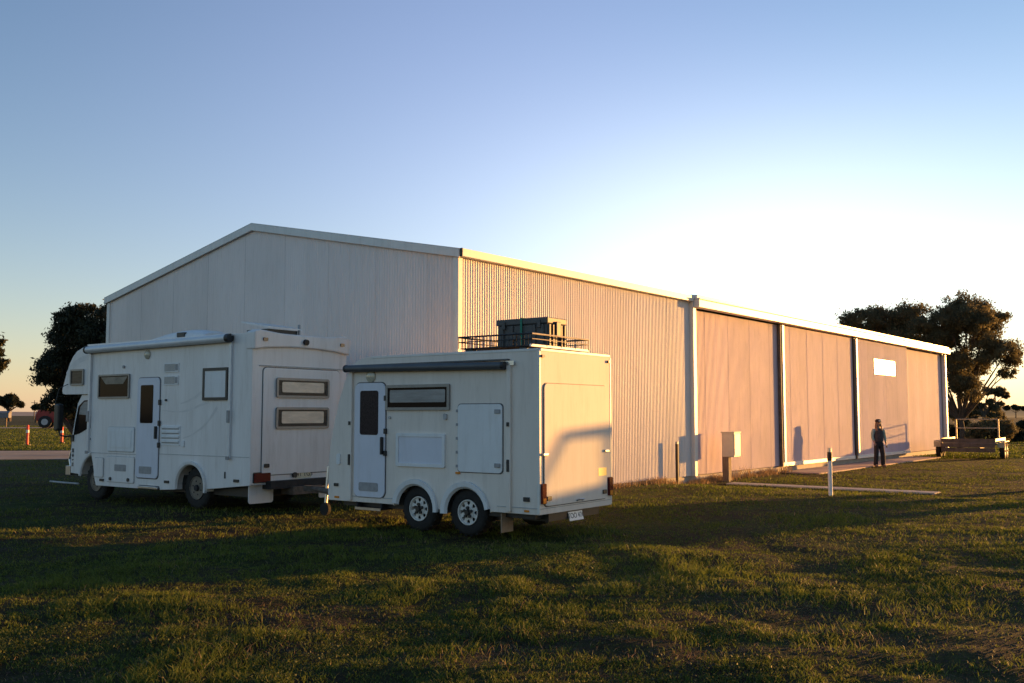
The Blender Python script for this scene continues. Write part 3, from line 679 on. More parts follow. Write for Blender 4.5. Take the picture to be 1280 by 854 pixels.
# roof gear
dm = MB(); nn = 14; vs_ = []; fs = []
for j in range(9):
    t = j / 8; yy = 1.85 + 2.15 * t; hh = .27 * max(0, math.sin(math.pi * min(1, t * .9 + .13))) ** .7 * (1 - .35 * t)
    for i in range(nn):
        a = math.pi * i / (nn - 1); vs_.append((.75 - .42 * math.cos(a), yy, 3.19 + max(.01, hh) * max(0, math.sin(a)) ** .5))
for j in range(8):
    for i in range(nn - 1): fs.append((j * nn + i, j * nn + i + 1, (j + 1) * nn + i + 1, (j + 1) * nn + i))
fs += [tuple(range(nn)), tuple(range(8 * nn, 9 * nn))[::-1]]
dm.add(vs_, fs); ac = dm.build('roof_pod', 'van_white', T, smooth=True)
MB().box(.32, .42, 2.45, 2.70, 3.26, 3.35).build('pod_vent', 'black_plastic', ac, bevel=.01)
ht = MB().box(.55, 1.25, .25, .85, 3.19, 3.32).build('roof_hatch', 'black_plastic', T)
MB().prism([(.18, 3.33), (.18, 3.36), (.95, 3.49), (.95, 3.46)], 'x', .5, 1.3).build('hatch_lid', 'van_white', ht)
MB().box(1.25, 1.28, .2, .24, 3.25, 3.44).build('hatch_stay', 'grey_plastic', ht)

# ------------------------------------------------------------------ caravan (local: x across 0..1.95, y forward 0..4.15)
C = empty('caravan', (.375, 13.3, 0), R(54))
tag(C, 'cream white twin-axle caravan with roof basket, its sunlit rear facing the grass', 'caravan')
CW = 1.95
fa = arc(2.255, .335, .445, 3, 177, 16); ra = arc(1.29, .335, .445, 3, 177, 16)
cp = [(0, .375), (0, 2.63), (.025, 2.655), (3.2, 2.66), (3.38, 2.64), (3.55, 2.58), (3.66, 2.50), (3.78, 2.30), (3.90, 2.0), (3.99, 1.72), (4.07, 1.42), (4.115, 1.15), (4.14, .85), (4.14, .42), (4.12, .375), (2.71, .375)] + fa + [(1.78, .35)] + ra + [(.83, .375)]
b = MB(); b.prism(cp, 'x', 0, CW); b.build('body', 'van_cream', C, bevel=.016, seg=3)
MB().box(.12, CW - .12, .15, 3.9, .30, .55).build('underbody', 'black_plastic', C)
MB().box(.25, CW - .25, .7, 2.8, .5, .85).build('wheel_well', 'black_plastic', C)
arch_trim(C, arc(2.255, .335, .445, 10, 183, 20), 'hatch_white', .10, .05)
arch_trim(C, arc(1.29, .335, .445, -4, 170, 20), 'hatch_white', .10, .048)
for wy in (2.235, 1.292):
    wheel(C, (.05, wy, .335), .335, .22, .185, 'rim_white', spoked=True); wheel(C, (CW - .05, wy, .335), .335, .22, .185, 'rim_white', spoked=True, out=1)
    MB().tube((.2, wy, .32), (CW - .2, wy, .32), .045).build('axle', 'dark_steel', C)
MB().box(-.008, .002, 2.72, 3.60, .455, .468).build('skirt_trim', 'soft_seal', C)
MB().box(-.008, .002, .03, .72, .455, .468).build('skirt_trim', 'soft_seal', C)
plate('door_seal', 'seal', C, 'side', 3.55, 2.862, .45, 2.255, .006, 0, .11)
dr = plate('door', 'door_blue', C, 'side', 3.536, 2.876, .465, 2.24, .018, .006, .10, bevel=.004)
plate('door_window', 'mesh_glass', dr, 'side', 3.41, 3.02, 1.43, 2.12, .006, .024, .04)
plate('door_vent', 'grey_plastic', dr, 'side', 3.42, 3.01, .555, .69, .008, .024, .03)
MB().box(-.075, -.024, 2.90, 2.935, 1.13, 1.40).build('door_handle', 'black_plastic', dr, bevel=.008)
for z in (1.49, 2.0, 1.15): MB().box(-.04, -.004, 2.845, 2.895, z - .04, z + .04).build('hinge', 'black_plastic', dr, bevel=.006)
van_window(C, 'side', 2.865, 1.585, 1.81, 2.20, 'dark_glass', r=.025, w=.045)
vb = plate('painted_reflection', 'grey_reflection', C, 'side', 2.78, 1.67, 1.93, 2.12, .004, .0185, .02)  # grey plate paints the sky reflected in the caravan window
h = ring('hatch', 'hatch_white', C, 'side', 2.64, 1.67, .965, 1.465, .05, .03, 0, .03); plate('table_panel', 'door_blue', h, 'side', 2.59, 1.72, 1.01, 1.42, .018, .0, .01)
h = hatch(1.43, .622, .92, 1.895, 'hatch_white', 'seal', C, .06)
for z in (1.79, 1.03): MB().box(-.04, -.022, .65, .75, z - .03, z + .03).build('latch', 'grey_plastic', h, bevel=.006)
for z in (1.0, 1.2, 1.4, 1.6, 1.8): MB().box(-.03, -.004, 1.425, 1.455, z - .02, z + .02).build('hinge', 'grey_plastic', h)
plate('marker_lamp', 'amber_lens', C, 'side', 1.39, 1.47, .885, .915, .02, 0, .01)
MB().lathe([(0, .10), (-.02, .095), (-.04, .05), (-.042, .01)], 'x', (0, 0, 0), 20).build('side_lamp', 'clear_lens', C, loc=(-.001, 3.2, 2.345), smooth=True)
MB().tube((-.02, 2.79, 1.70), (0, 2.79, 1.70), .022).build('socket', 'soft_seal', C)
plate('water_filler', 'soft_seal', C, 'side', 1.64, 1.70, 1.67, 1.76, .03, 0, .02)
plate('vent_cover', 'hatch_white', C, 'side', 3.86, 3.94, .95, 1.12, .02, 0, .03)
plate('marker_lamp', 'black_plastic', C, 'side', 3.90, 3.99, .60, .65, .02, 0, .01)
plate('marker_lamp', 'amber_lens', C, 'side', 3.88, 3.98, .415, .445, .012, 0, .01)
plate('marker_lamp', 'black_plastic', C, 'side', .16, .26, .55, .61, .02, 0, .01)
plate('marker_lamp', 'amber_lens', C, 'side', .17, .25, .405, .435, .012, 0, .01)
# awning
aw = MB().path([(-.08, .58, 2.435), (-.08, 3.66, 2.475)], .055, 14).build('awning', 'awning_grey', C, smooth=True)
MB().tube((-.08, .53, 2.435), (-.08, .58, 2.435), .06, n=14).build('awning_cap', 'black_plastic', aw); MB().tube((-.08, 3.66, 2.475), (-.08, 3.70, 2.475), .06, n=14).build('awning_cap', 'black_plastic', aw)
MB().box(-.06, -.001, .5, 3.7, 2.51, 2.53).build('awning_rail', 'awning_grey', aw)
for y_ in (.50, 3.62):
    ar = MB().box(-.045, -.001, y_ - .035, y_ + .035, .40, 2.46).build('awning_arm', 'van_cream', aw, bevel=.006)
    MB().box(-.065, -.0455, y_ - .02, y_ + .02, .95, 1.12).build('arm_catch', 'black_plastic', ar, bevel=.006); MB().box(-.065, -.0455, y_ - .02, y_ + .02, 1.58, 1.64).build('arm_catch', 'black_plastic', ar, bevel=.006)
MB().box(-.05, -.046, .40, .62, 2.44, 2.50).build('awning_bracket', 'bright_steel', aw)
# rear face
plate('panel_seal', 'seal', C, 'rear', .088, 1.80, .475, 2.19, .005, 0, .08)
rp = plate('rear_panel', 'van_cream', C, 'rear', .10, 1.788, .487, 2.178, .016, .005, .075, bevel=.004)
for x_, z_ in ((.10, 1.20), (1.76, 1.20)): MB().box(x_ - .06, x_ + .06, -.05, -.022, z_ - .018, z_ + .018).build('latch', 'bright_steel', rp, bevel=.006)
for x_ in (.20, 1.70): plate('panel_lamp', 'black_plastic', rp, 'rear', x_ - .05, x_ + .05, .56, .62, .018, .021, .01)
MB().path([(.92, -.02, .51), (.93, -.06, .53), (1.05, -.06, .53), (1.06, -.02, .51)], .012, 6).build('grab_handle', 'bright_steel', rp)
plate('sticker', 'sticker', rp, 'rear', 1.53, 1.79 - .02, .83, .95, .002, .021, .005)
for x_ in (.02, CW - .12):
    tl = plate('tail_lamp', 'red_lens', C, 'rear', x_, x_ + .10, .52, .80, .04, 0, .02); plate('lamp_lens', 'amber_lens', tl, 'rear', x_ + .012, x_ + .088, .53, .60, .004, .04, .01)
for x_ in (.07, CW - .07): plate('marker_lamp', 'red_lens', C, 'rear', x_ - .035, x_ + .035, 2.535, 2.575, .03, 0, .012)
MB().box(.0, CW, -.006, .0, .452, .462).build('rear_lip', 'soft_seal', C)
pl = MB().box(.79, 1.165, -.008, 0, .0, .13).build('number_plate', 'plate_white', C, loc=(0, -.012, .215)); pl.rotation_euler = (R(-14), 0, 0); pl.location = (0, .02, .225)
text_mesh('lettering', 'TOO 476', .105, 'ink', pl, rear_m(.977, -.0095, .068))
mf = MB().box(.02, .30, .0, .012, .09, .36).build('mud_flap', 'mud_tan', C, loc=(0, .66, 0))
st = MB().box(-.02, .30, 2.95, 3.50, .27, .295).box(.0, .30, 2.95, 2.98, .296, .38).box(.0, .30, 3.47, 3.50, .296, .38).build('step', 'dark_steel', C)
MB().box(-.028, -.0205, 2.95, 3.50, .262, .302).build('step_edge', 'bright_steel', st)
MB().box(.3, CW - .3, .05, .5, .26, .37).build('rear_tank', 'black_plastic', C)
# drawbar
db = MB(); db.box(CW / 2 - .05, CW / 2 + .05, 4.1, 5.75, .38, .48)
db.path([(.35, 4.1, .43), (CW / 2, 5.6, .43)], .045, 8); db.path([(CW - .35, 4.1, .43), (CW / 2, 5.6, .43)], .045, 8)
db = db.build('drawbar', 'rust_steel', C)
MB().lathe([(-.03, .11), (.03, .11)], 'x', (CW / 2 - .22, 5.0, .12), 18).build('jockey_wheel', 'tyre', db); MB().tube((CW / 2 - .22, 5.0, .12), (CW / 2 - .16, 5.0, .85), .03).build('jockey_post', 'bright_steel', db)
MB().tube((.55, 4.35, .48), (.55, 4.35, .95), .14, n=18).build('gas_bottle', 'soft_seal', db)
for (x_, y_) in ((-.006, -.006), (CW - .034, -.006)): MB().box(x_, x_ + .04, y_, y_ + .04, .39, 2.62).build('corner_trim', 'trim_steel', C, bevel=.006)
MB().box(-.007, .03, .03, 3.2, 2.625, 2.664).build('roof_trim', 'trim_steel', C, bevel=.006)
MB().box(.03, CW - .03, -.007, .03, 2.625, 2.664).build('roof_trim', 'trim_steel', C, bevel=.006)
# roof basket
rk = MB().box(.42, 1.93, .42, 1.74, 2.735, 2.75).build('roof_rack', 'dark_steel', C)
MB().box(.38, 1.97, .40, .43, 2.725, 2.765).build('rack_bar', 'trim_steel', rk, bevel=.006)
for z, nm in ((2.915, 'top_rail'), (2.84, 'mid_rail')):
    MB().path([(.40, .40, z), (1.96, .40, z)], .013 if z > 2.9 else .007, 8).build(nm, 'trailer_steel', rk)
    MB().path([(1.96, .40, z), (1.96, 1.76, z)], .013 if z > 2.9 else .007, 8).build(nm, 'dark_steel', rk)
    MB().path([(1.96, 1.76, z), (.40, 1.76, z)], .013 if z > 2.9 else .007, 8).build(nm, 'dark_steel', rk)
    MB().path([(.40, 1.76, z), (.40, .40, z)], .013 if z > 2.9 else .007, 8).build(nm, 'dark_steel', rk)
rd = MB()
for i in range(21):
    t = i / 20
    for p in ((.40, .40 + 1.36 * t), (1.96, .40 + 1.36 * t), (.40 + 1.56 * t, 1.76), (.40 + 1.56 * t, .40)):
        if p[1] < .41 and i % 5: continue
        rd.tube((p[0], p[1], 2.745), (p[0], p[1], 2.915), .005, n=5)
rd.build('rods', 'dark_steel', rk)
for x_, y_ in ((.5, 1.6), (.5, .6), (1.85, 1.6), (1.85, .6)): MB().box(x_ - .05, x_ + .05, y_ - .07, y_ + .07, 2.655, 2.735).build('foot', 'black_plastic', rk, bevel=.01)
# crate on the basket
ct = empty('storage_box', (0, 0, 0), R(54)); a_ = R(54); bx_, by_ = 1.0, .54
ct.location = (.375 + bx_ * math.cos(a_) - by_ * math.sin(a_), 13.3 + bx_ * math.sin(a_) + by_ * math.cos(a_), 2.752)
tag(ct, 'dark grey ribbed plastic storage box strapped into the caravan roof basket', 'box')
MB().box(0, .50, 0, .92, 0, .36).build('box_shell', 'box_grey', ct, bevel=.012)
MB().box(-.02, .52, -.02, .94, .363, .46).build('lid', 'box_grey', ct, bevel=.015)
for x_ in (.02, .12, .34, .44): MB().box(x_, x_ + .045, -.03, -.001, .02, .355).build('rib', 'box_grey', ct, bevel=.006)
for y_ in (.05, .20, .62, .80): MB().box(-.022, -.001, y_, y_ + .05, .02, .355).build('rib', 'box_grey', ct, bevel=.006)
for y_ in (.24, .56): MB().box(-.028, -.001, y_, y_ + .16, .13, .25).build('recess_frame', 'box_grey', ct, bevel=.01)
MB().box(.19, .31, -.05, -.021, .16, .40).build('latch', 'box_grey', ct, bevel=.01)
for y_ in (.10, .76): MB().box(-.04, -.021, y_, y_ + .06, .30, .42).build('latch', 'box_grey', ct, bevel=.008)
MB().box(-.032, -.024, .44, .475, 0, .47).box(-.032, .53, .44, .475, .464, .472).build('strap', 'strap_green', ct)

# ------------------------------------------------------------------ trailer beside the far end of the shed
TR = empty('flatbed_trailer', (19.5, 41.5, -.15), R(-33)); TR.scale = (1, 1, 1.08)
tag(TR, 'old flatbed trailer with plank tail and headboard frame, beside the far shed corner', 'trailer')
for j in range(3): MB().box(-1.05, 1.05, -.03 + .006 * j, .01, .27 + j * .18, .435 + j * .18).build('plank', 'old_plank', TR, bevel=.006)
MB().box(-1.08, 1.08, .02, 3.6, .55, .62).build('deck', 'old_plank', TR)
for s in (-1, 1): MB().box(1.05 * s - .03, 1.05 * s + .03, .012, 3.6, .621, .80).build('side_rail', 'trailer_steel', TR)
MB().box(-.45, -.38, .05, 4.6, .40, .545).box(.38, .45, .05, 4.6, .40, .545).build('chassis', 'rust_steel', TR)
MB().path([(-.42, 4.5, .47), (0, 5.4, .45)], .05).path([(.42, 4.5, .47), (0, 5.4, .45)], .05).build('drawbar', 'rust_steel', TR)
for s in (-1, 1):
    for y_ in (.75, 1.50): wheel(TR, (1.36 * s, y_, .31), .31, .20, .17, 'rim_white', out=s)
    MB().box(min(1.11 * s, 1.40 * s), max(1.11 * s, 1.40 * s), .32, 1.95, .66, .70).build('mudguard', 'trailer_steel', TR, bevel=.01)
    MB().box(min(1.11 * s, 1.40 * s), max(1.11 * s, 1.40 * s), .30, .33, .45, .655).build('mudguard_end', 'trailer_steel', TR)
for x_ in (-.87, .87): MB().box(x_ - .03, x_ + .03, 3.0, 3.06, .622, 1.56).build('headboard_post', 'trailer_steel', TR, bevel=.006)
for z in (1.55, 1.18): MB().tube((-.87, 3.03, z), (.87, 3.03, z), .02, n=8).build('headboard_rail', 'trailer_steel', TR)

# ------------------------------------------------------------------ posts, boxes
mb_ = empty('meter_box', (*sw(11.13, -.45)[:2], -.15), R(SH)); mb_.scale = (1.06, 1.06, 1.08); tag(mb_, 'beige metal meter box on a timber post in front of the first door', 'meter box')
MB().box(-.09, .09, -.09, .09, -.2, .66).build('post', 'timber', mb_, bevel=.008)
q = MB().box(-.10, .30, -.26, .10, .64, 1.27).build('cabinet', 'meter_box', mb_, bevel=.012)
MB().box(-.12, .32, -.28, .12, 1.272, 1.30).build('lid', 'meter_box', q, bevel=.006)
MB().box(-.08, .28, -.275, -.262, .68, 1.24).build('cabinet_door', 'meter_box', q, bevel=.004)
bp_ = empty('steel_post', sw(8.62, -.22), R(SH)); tag(bp_, 'dark steel stub post standing against the corrugated wall', 'post')
MB().box(-.035, .035, -.035, .035, -.2, .96).build('shaft', 'dark_steel', bp_, bevel=.006); MB().box(-.03, .03, -.03, .03, .962, 1.02).build('cap', 'grey_plastic', bp_)
gp = empty('guide_post', (6.92, 21.15, 0)); tag(gp, 'white marker post with black band standing alone in the grass', 'marker post')
MB().tube((0, 0, -.1), (0, 0, .74), .046, n=16).build('shaft', 'post_white', gp, smooth=True)
MB().tube((0, 0, .742), (0, 0, .93), .052, n=16).build('band', 'black_plastic', gp, smooth=True); MB().tube((0, 0, .932), (0, 0, 1.02), .04, n=16).build('cap', 'bright_steel', gp, smooth=True)
MB().box(-.02, .02, -.056, -.05, .80, .86).build('reflector', 'red_lens', gp)
def bollard(px, py, h, label):
    b = empty('bollard', (px, py, 0)); tag(b, label, 'bollard', 'orange bollards beside the gravel road')
    MB().lathe([(0, .2), (.05, .2), (.06, .13), (.07, .01)], 'z', (0, 0, 0), 16).build('base', 'black_plastic', b)
    MB().lathe([(.06, .082), (h - .03, .07), (h, .05), (h, .01)], 'z', (0, 0, 0), 16).build('shaft', 'orange', b, smooth=True)
    MB().tube((0, 0, h * .62), (0, 0, h * .76), .084, n=16).build('band', 'post_white', b)
bollard(-27.3, 54.6, 1.15, 'orange bollard with white band, the one clear of the truck')
bollard(-27.45, 59.1, 1.0, 'orange bollard with white band, seen just below the truck mirror')

# red tractor far left
tr = empty('tractor', (-58.9, 124, 0), R(12)); tag(tr, 'red tractor with big black wheels parked far beyond the road', 'tractor')
MB().prism([(-1.75, .95), (-1.85, 1.7), (-1.6, 2.25), (-1.0, 2.5), (.1, 2.52), (.7, 2.3), (.9, 1.8), (3.4, 1.6), (3.5, .9), (1.8, .75), (-1.0, .75)], 'y', -.75, .75).build('body', 'tractor_red', tr, bevel=.12)
for s in (-1, 1):
    for x_, r_ in ((-.6, .78), (3.0, .72)):
        w_ = MB().lathe([(-.25, r_ * .55), (-.25, r_ * .9), (-.2, r_), (.2, r_), (.25, r_ * .9), (.25, r_ * .55)], 'y', (x_, 1.0 * s, r_), 24).build('wheel', 'tyre', tr, smooth=True)
        MB().lathe([(-.27, r_ * .52), (-.2, r_ * .3), (.2, r_ * .3), (.27, r_ * .52)], 'y', (x_, 1.0 * s, r_), 20).build('rim', 'soft_seal', w_)
MB().prism([(1.1, 2.0), (1.1, 3.0), (2.3, 3.0), (2.6, 1.9)], 'y', -.7, .7).build('cab', 'dark_glass', tr, bevel=.05)
MB().box(2.2, 5.2, -.12, .12, 1.9, 2.15).build('boom', 'tractor_red', tr)

# grey box on a post at the far left edge
sb = empty('mail_box', (-69.4, 132.8, 0), R(6)); tag(sb, 'grey box on a single post at the left edge of the paddock', 'box')
MB().tube((0, 0, -.2), (0, 0, 1.35), .12).build('post', 'timber', sb); q = MB().box(-1.2, .5, -.5, .5, 1.25, 1.95).build('cabinet', 'signbox', sb, bevel=.05); MB().prism([(-.55, 1.97), (0, 2.2), (.55, 1.97)], 'x', -1.25, .55).build('lid', 'signbox', q)
# far power poles
def pole(x, y, h, label):
    p = empty('power_pole', (x, y, 0)); tag(p, label, 'power pole', 'distant power poles')
    MB().tube((0, 0, -.3), (0, 0, h), .17, .11).build('shaft', 'pole_wood', p); MB().box(-1.1, 1.1, -.08, .08, h - .9, h - .72).build('crossarm', 'pole_wood', p)
pole(-145, 280, 8.2, 'thin power pole rising behind the umbrella-shaped tree'); pole(-163, 330, 6.5, 'faint distant power pole right of the umbrella-shaped tree')
pole(95, 190, 6.5, 'thin pole standing among the shrubs behind the trailer')

# ------------------------------------------------------------------ person
P = empty('person', (*sw(21.4, -1.51)[:2], -.155), R(8)); tag(P, 'person in black cap, dark vest and black trousers walking beside the sliding doors', 'person')
def skin_obj(name, pts, edges, mt, parent, sub=2, root=0):
    me = bpy.data.meshes.new(name); me.from_pydata([p[:3] for p in pts], edges, []); me.materials.append(M[mt])
    o = bpy.data.objects.new(name, me); col.objects.link(o); o.parent = parent
    o.modifiers.new('skin', 'SKIN'); o.modifiers['skin'].use_smooth_shade = True
    sl = me.skin_vertices[0].data if me.skin_vertices else None
    if sl is None: me.skin_vertices.new(name='skin'); sl = me.skin_vertices[0].data
    for i, p in enumerate(pts):
        sl[i].radius = (p[3], p[4] if len(p) > 4 else p[3]); sl[i].use_root = (i == root)
    s = o.modifiers.new('sub', 'SUBSURF'); s.levels = sub; s.render_levels = sub
    return o
# faces -y (towards the camera); x to the right in the picture
body = [(0, 0, .92, .13, .10), (0, 0, 1.10, .12, .09), (0, 0, 1.28, .14, .10), (0, 0, 1.38, .07, .06), (0, -.01, 1.46, .05), (0, -.015, 1.53, .065, .075), (0, -.01, 1.62, .075, .09), (0, 0, 1.69, .04, .05),
        (-.17, 0, 1.35, .055), (-.24, .01, 1.12, .042), (-.21, -.06, .92, .033), (.17, 0, 1.35, .055), (.245, .02, 1.10, .042), (.27, -.02, .86, .032),
        (-.09, 0, .84, .085), (-.11, -.02, .48, .058), (-.12, .03, .10, .04), (.09, 0, .84, .085), (.12, -.05, .48, .058), (.14, -.02, .10, .04),
        (-.13, -.12, .045, .035), (.16, -.17, .045, .035), (-.20, -.09, .86, .03, .018), (.272, -.035, .79, .03, .018)]
be = [(0, 1), (1, 2), (2, 3), (3, 4), (4, 5), (5, 6), (6, 7), (2, 8), (8, 9), (9, 10), (2, 11), (11, 12), (12, 13), (0, 14), (14, 15), (15, 16), (0, 17), (17, 18), (18, 19), (16, 20), (19, 21), (10, 22), (13, 23)]
for (bi, sx) in ((22, -1), (23, 1)):
    p = body[bi]
    for k in range(4):
        a0 = len(body); ox = (k - 1.5) * .016
        ln_ = (.050, .062, .058, .044)[k]
        body += [(p[0] + ox, p[1] - .012, p[2] - .035, .009), (p[0] + ox * 1.1, p[1] - .03, p[2] - .035 - ln_ * .5, .008), (p[0] + ox * 1.1, p[1] - .02, p[2] - .035 - ln_, .007)]
        be += [(bi, a0), (a0, a0 + 1), (a0 + 1, a0 + 2)]
    a0 = len(body); body += [(p[0] - sx * .03, p[1] - .025, p[2] - .01, .010), (p[0] - sx * .04, p[1] - .04, p[2] - .04, .009)]; be += [(bi, a0), (a0, a0 + 1)]
skin_obj('body', body, be, 'skin', P)
fc = MB(); fc.add([(-.012, -.098, 1.565), (.012, -.098, 1.565), (0, -.122, 1.558), (0, -.092, 1.60)], [(0, 1, 2), (0, 2, 3), (1, 3, 2), (0, 3, 1)]); fc.build('nose', 'skin', P)
for s in (-1, 1):
    MB().lathe([(-.008, .005), (-.004, .011), (.004, .011)], 'y', (s * .03, -.098, 1.592), 10).build('eye', 'ink', P); MB().lathe([(-.012, .008), (0, .03), (.012, .008)], 'x', (s * .082, 0, 1.59), 10).build('ear', 'skin', P)
MB().box(-.022, .022, -.099, -.092, 1.532, 1.538).build('mouth', 'shoe', P)
skin_obj('vest', [(0, 0, .86, .20, .14), (0, 0, 1.02, .185, .135), (0, 0, 1.20, .185, .13), (0, 0, 1.33, .17, .115), (0, .0, 1.42, .085, .075)], [(0, 1), (1, 2), (2, 3), (3, 4)], 'vest', P)
for s in (-1, 1):
    A = [(s * .14, 0, 1.37, .075), (s * .20, 0, 1.30, .072), (s * .243, .012, 1.11, .058), (s * (.215 if s < 0 else .268), -.055 if s < 0 else -.015, .94 if s < 0 else .90, .045)]
    skin_obj('sleeve', A, [(0, 1), (1, 2), (2, 3)], 'sleeve', P)
skin_obj('trousers', [(0, 0, .96, .15, .11), (0, 0, .88, .15, .115), (-.085, 0, .80, .105), (-.11, -.02, .48, .085), (-.12, .025, .10, .085), (-.12, .02, .05, .088), (.085, 0, .80, .105), (.12, -.05, .48, .085), (.14, -.02, .10, .085), (.14, -.025, .05, .088)],
         [(0, 1), (1, 2), (2, 3), (3, 4), (4, 5), (1, 6), (6, 7), (7, 8), (8, 9)], 'trousers', P)
for s, y_ in ((-1, .0), (1, -.05)):
    skin_obj('shoe', [(s * .13, y_ + .06, .045, .045), (s * .135, y_ - .02, .05, .048), (s * .145, y_ - .13, .04, .042), (s * .147, y_ - .18, .032, .028)], [(0, 1), (1, 2), (2, 3)], 'shoe', P)
skin_obj('hair', [(0, .035, 1.66, .08), (0, .05, 1.57, .105, .07), (0, .05, 1.45, .12, .06), (0, .05, 1.34, .11, .04), (-.075, -.035, 1.56, .028), (-.085, -.07, 1.44, .03), (-.085, -.10, 1.31, .022), (.075, -.035, 1.56, .028), (.085, -.07, 1.44, .03), (.08, -.10, 1.32, .022)],
         [(0, 1), (1, 2), (2, 3), (1, 4), (4, 5), (5, 6), (1, 7), (7, 8), (8, 9)], 'hair', P)
cp_ = MB(); cp_.lathe([(0, .105), (.05, .105), (.085, .088), (.105, .05), (.11, .01)], 'z', (0, 0, 1.625), 20); cp_ = cp_.build('cap', 'trousers', P, smooth=True)
br = MB(); vs_ = []
for z in (0, .012):
    for i in range(9):
        t = math.pi * i / 8; vs_.append((.085 * math.cos(t), -.07 - .10 * math.sin(t), 1.628 + z - .02 * math.sin(t)))
br.add(vs_, [tuple(range(9)), tuple(range(17, 8, -1))] + [(i, 9 + i, 9 + (i + 1) % 9, (i + 1) % 9) for i in range(9)]); br.build('brim', 'trousers', cp_)
MB().box(-.03, .03, -.112, -.104, 1.65, 1.69).build('badge', 'post_white', cp_)

# ------------------------------------------------------------------ off-road wagon parked out to the right (throws the long shadow over the grass)
K = empty('parked_car', (14.9, 22.25, 0), R(-25)); K.scale = (1, 1, 1.09); tag(K, 'dark green off-road wagon parked on the grass right of the view', 'car')
side = [(-.05, .55), (-.08, .95), (.0, 1.28), (.25, 1.40), (1.15, 1.50), (4.55, 1.55), (4.62, .62), (4.25, .60)] + arc(3.65, .45, .46, 15, 165, 8) + [(2.9, .55), (1.6, .55)] + arc(.85, .45, .46, 15, 165, 8)
MB().prism(side, 'x', -.92, .92).build('body', 'car_green', K, bevel=.05, seg=2)
for xs in (-.80, .74):
    MB().prism([(1.12, 1.49), (1.20, 1.49), (1.74, 2.20), (1.66, 2.24)], 'x', xs, xs + .06).build('pillar', 'car_green', K)
    MB().prism([(2.55, 1.50), (2.66, 1.50), (2.66, 2.22), (2.55, 2.22)], 'x', xs, xs + .06).build('pillar', 'car_green', K)
    MB().prism([(3.60, 1.50), (3.72, 1.50), (3.70, 2.22), (3.58, 2.22)], 'x', xs, xs + .06).build('pillar', 'car_green', K)
    MB().prism([(4.42, 1.50), (4.55, 1.50), (4.42, 2.22), (4.30, 2.22)], 'x', xs, xs + .06).build('pillar', 'car_green', K)
    MB().prism([(1.24, 1.51), (4.40, 1.51), (4.30, 2.19), (1.74, 2.19)], 'x', xs + .025, xs + .032).build('side_window', 'car_glass', K)
MB().box(-.78, .78, 1.62, 4.46, 2.205, 2.33).build('roof', 'car_green', K, bevel=.05)
MB().add([(-.74, 1.18, 1.51), (.74, 1.18, 1.51), (.74, 1.68, 2.2), (-.74, 1.68, 2.2)], [(0, 1, 2, 3)]).build('windscreen', 'car_glass', K)
for xs, o_ in ((-.95, -1), (.95, 1)):
    for y_ in (.85, 3.65): wheel(K, (xs, y_, .41), .41, .26, .22, 'rim_grey', out=o_)
for xs in (-.7, .7): MB().lathe([(-.02, .10), (.02, .11)], 'y', (xs, -.07, 1.02), 18).build('headlight', 'clear_lens', K)
MB().box(-.95, .95, -.22, -.09, .55, .78).build('bumper', 'bright_steel', K, bevel=.03)
MB().box(-.5, .5, -.085, -.06, .88, 1.15).build('grille', 'black_plastic', K)

# ------------------------------------------------------------------ trees
def leaves(centers, radii, n, size, seed, squash=.8, shell=.55):
    r_ = np.random.default_rng(seed); C_ = np.array(centers, float); Rr = np.array(radii, float)
    # each lobe carries many small tufts on and inside its shell; leaves hang around the tufts
    nt_ = 34; tc_ = []; tr_ = []
    for c_, q in zip(C_, Rr):
        d = r_.normal(size=(nt_, 3)); d /= np.linalg.norm(d, axis=1)[:, None]
        tc_.append(c_ + d * (q * (shell + (1.08 - shell) * r_.random(nt_)))[:, None] * np.array([1, 1, squash])); tr_.append(q * (.16 + .20 * r_.random(nt_)))
    tc_ = np.concatenate(tc_); tr_ = np.concatenate(tr_); w = tr_ ** 2; k = r_.choice(len(tc_), n, p=w / w.sum())
    d = r_.normal(size=(n, 3)) * np.array([1, 1, .75])
    p = tc_[k] + d * tr_[k][:, None] * .62
    a = r_.normal(size=(n, 3)); a[:, 2] -= .8; a /= np.linalg.norm(a, axis=1)[:, None]
    b = np.cross(a, r_.normal(size=(n, 3))); b /= np.linalg.norm(b, axis=1)[:, None]
    s = size * (0.5 + .9 * r_.random(n))[:, None]
    V = np.stack([p - a * s, p + b * s * .36, p + a * s, p - b * s * .36], 1).reshape(-1, 3)
    F = np.arange(4 * n).reshape(n, 4); tone = np.repeat(np.clip(r_.random(n) * .6 + .4 * r_.random(len(tc_))[k], 0, 1), 4)
    return V, F, tone
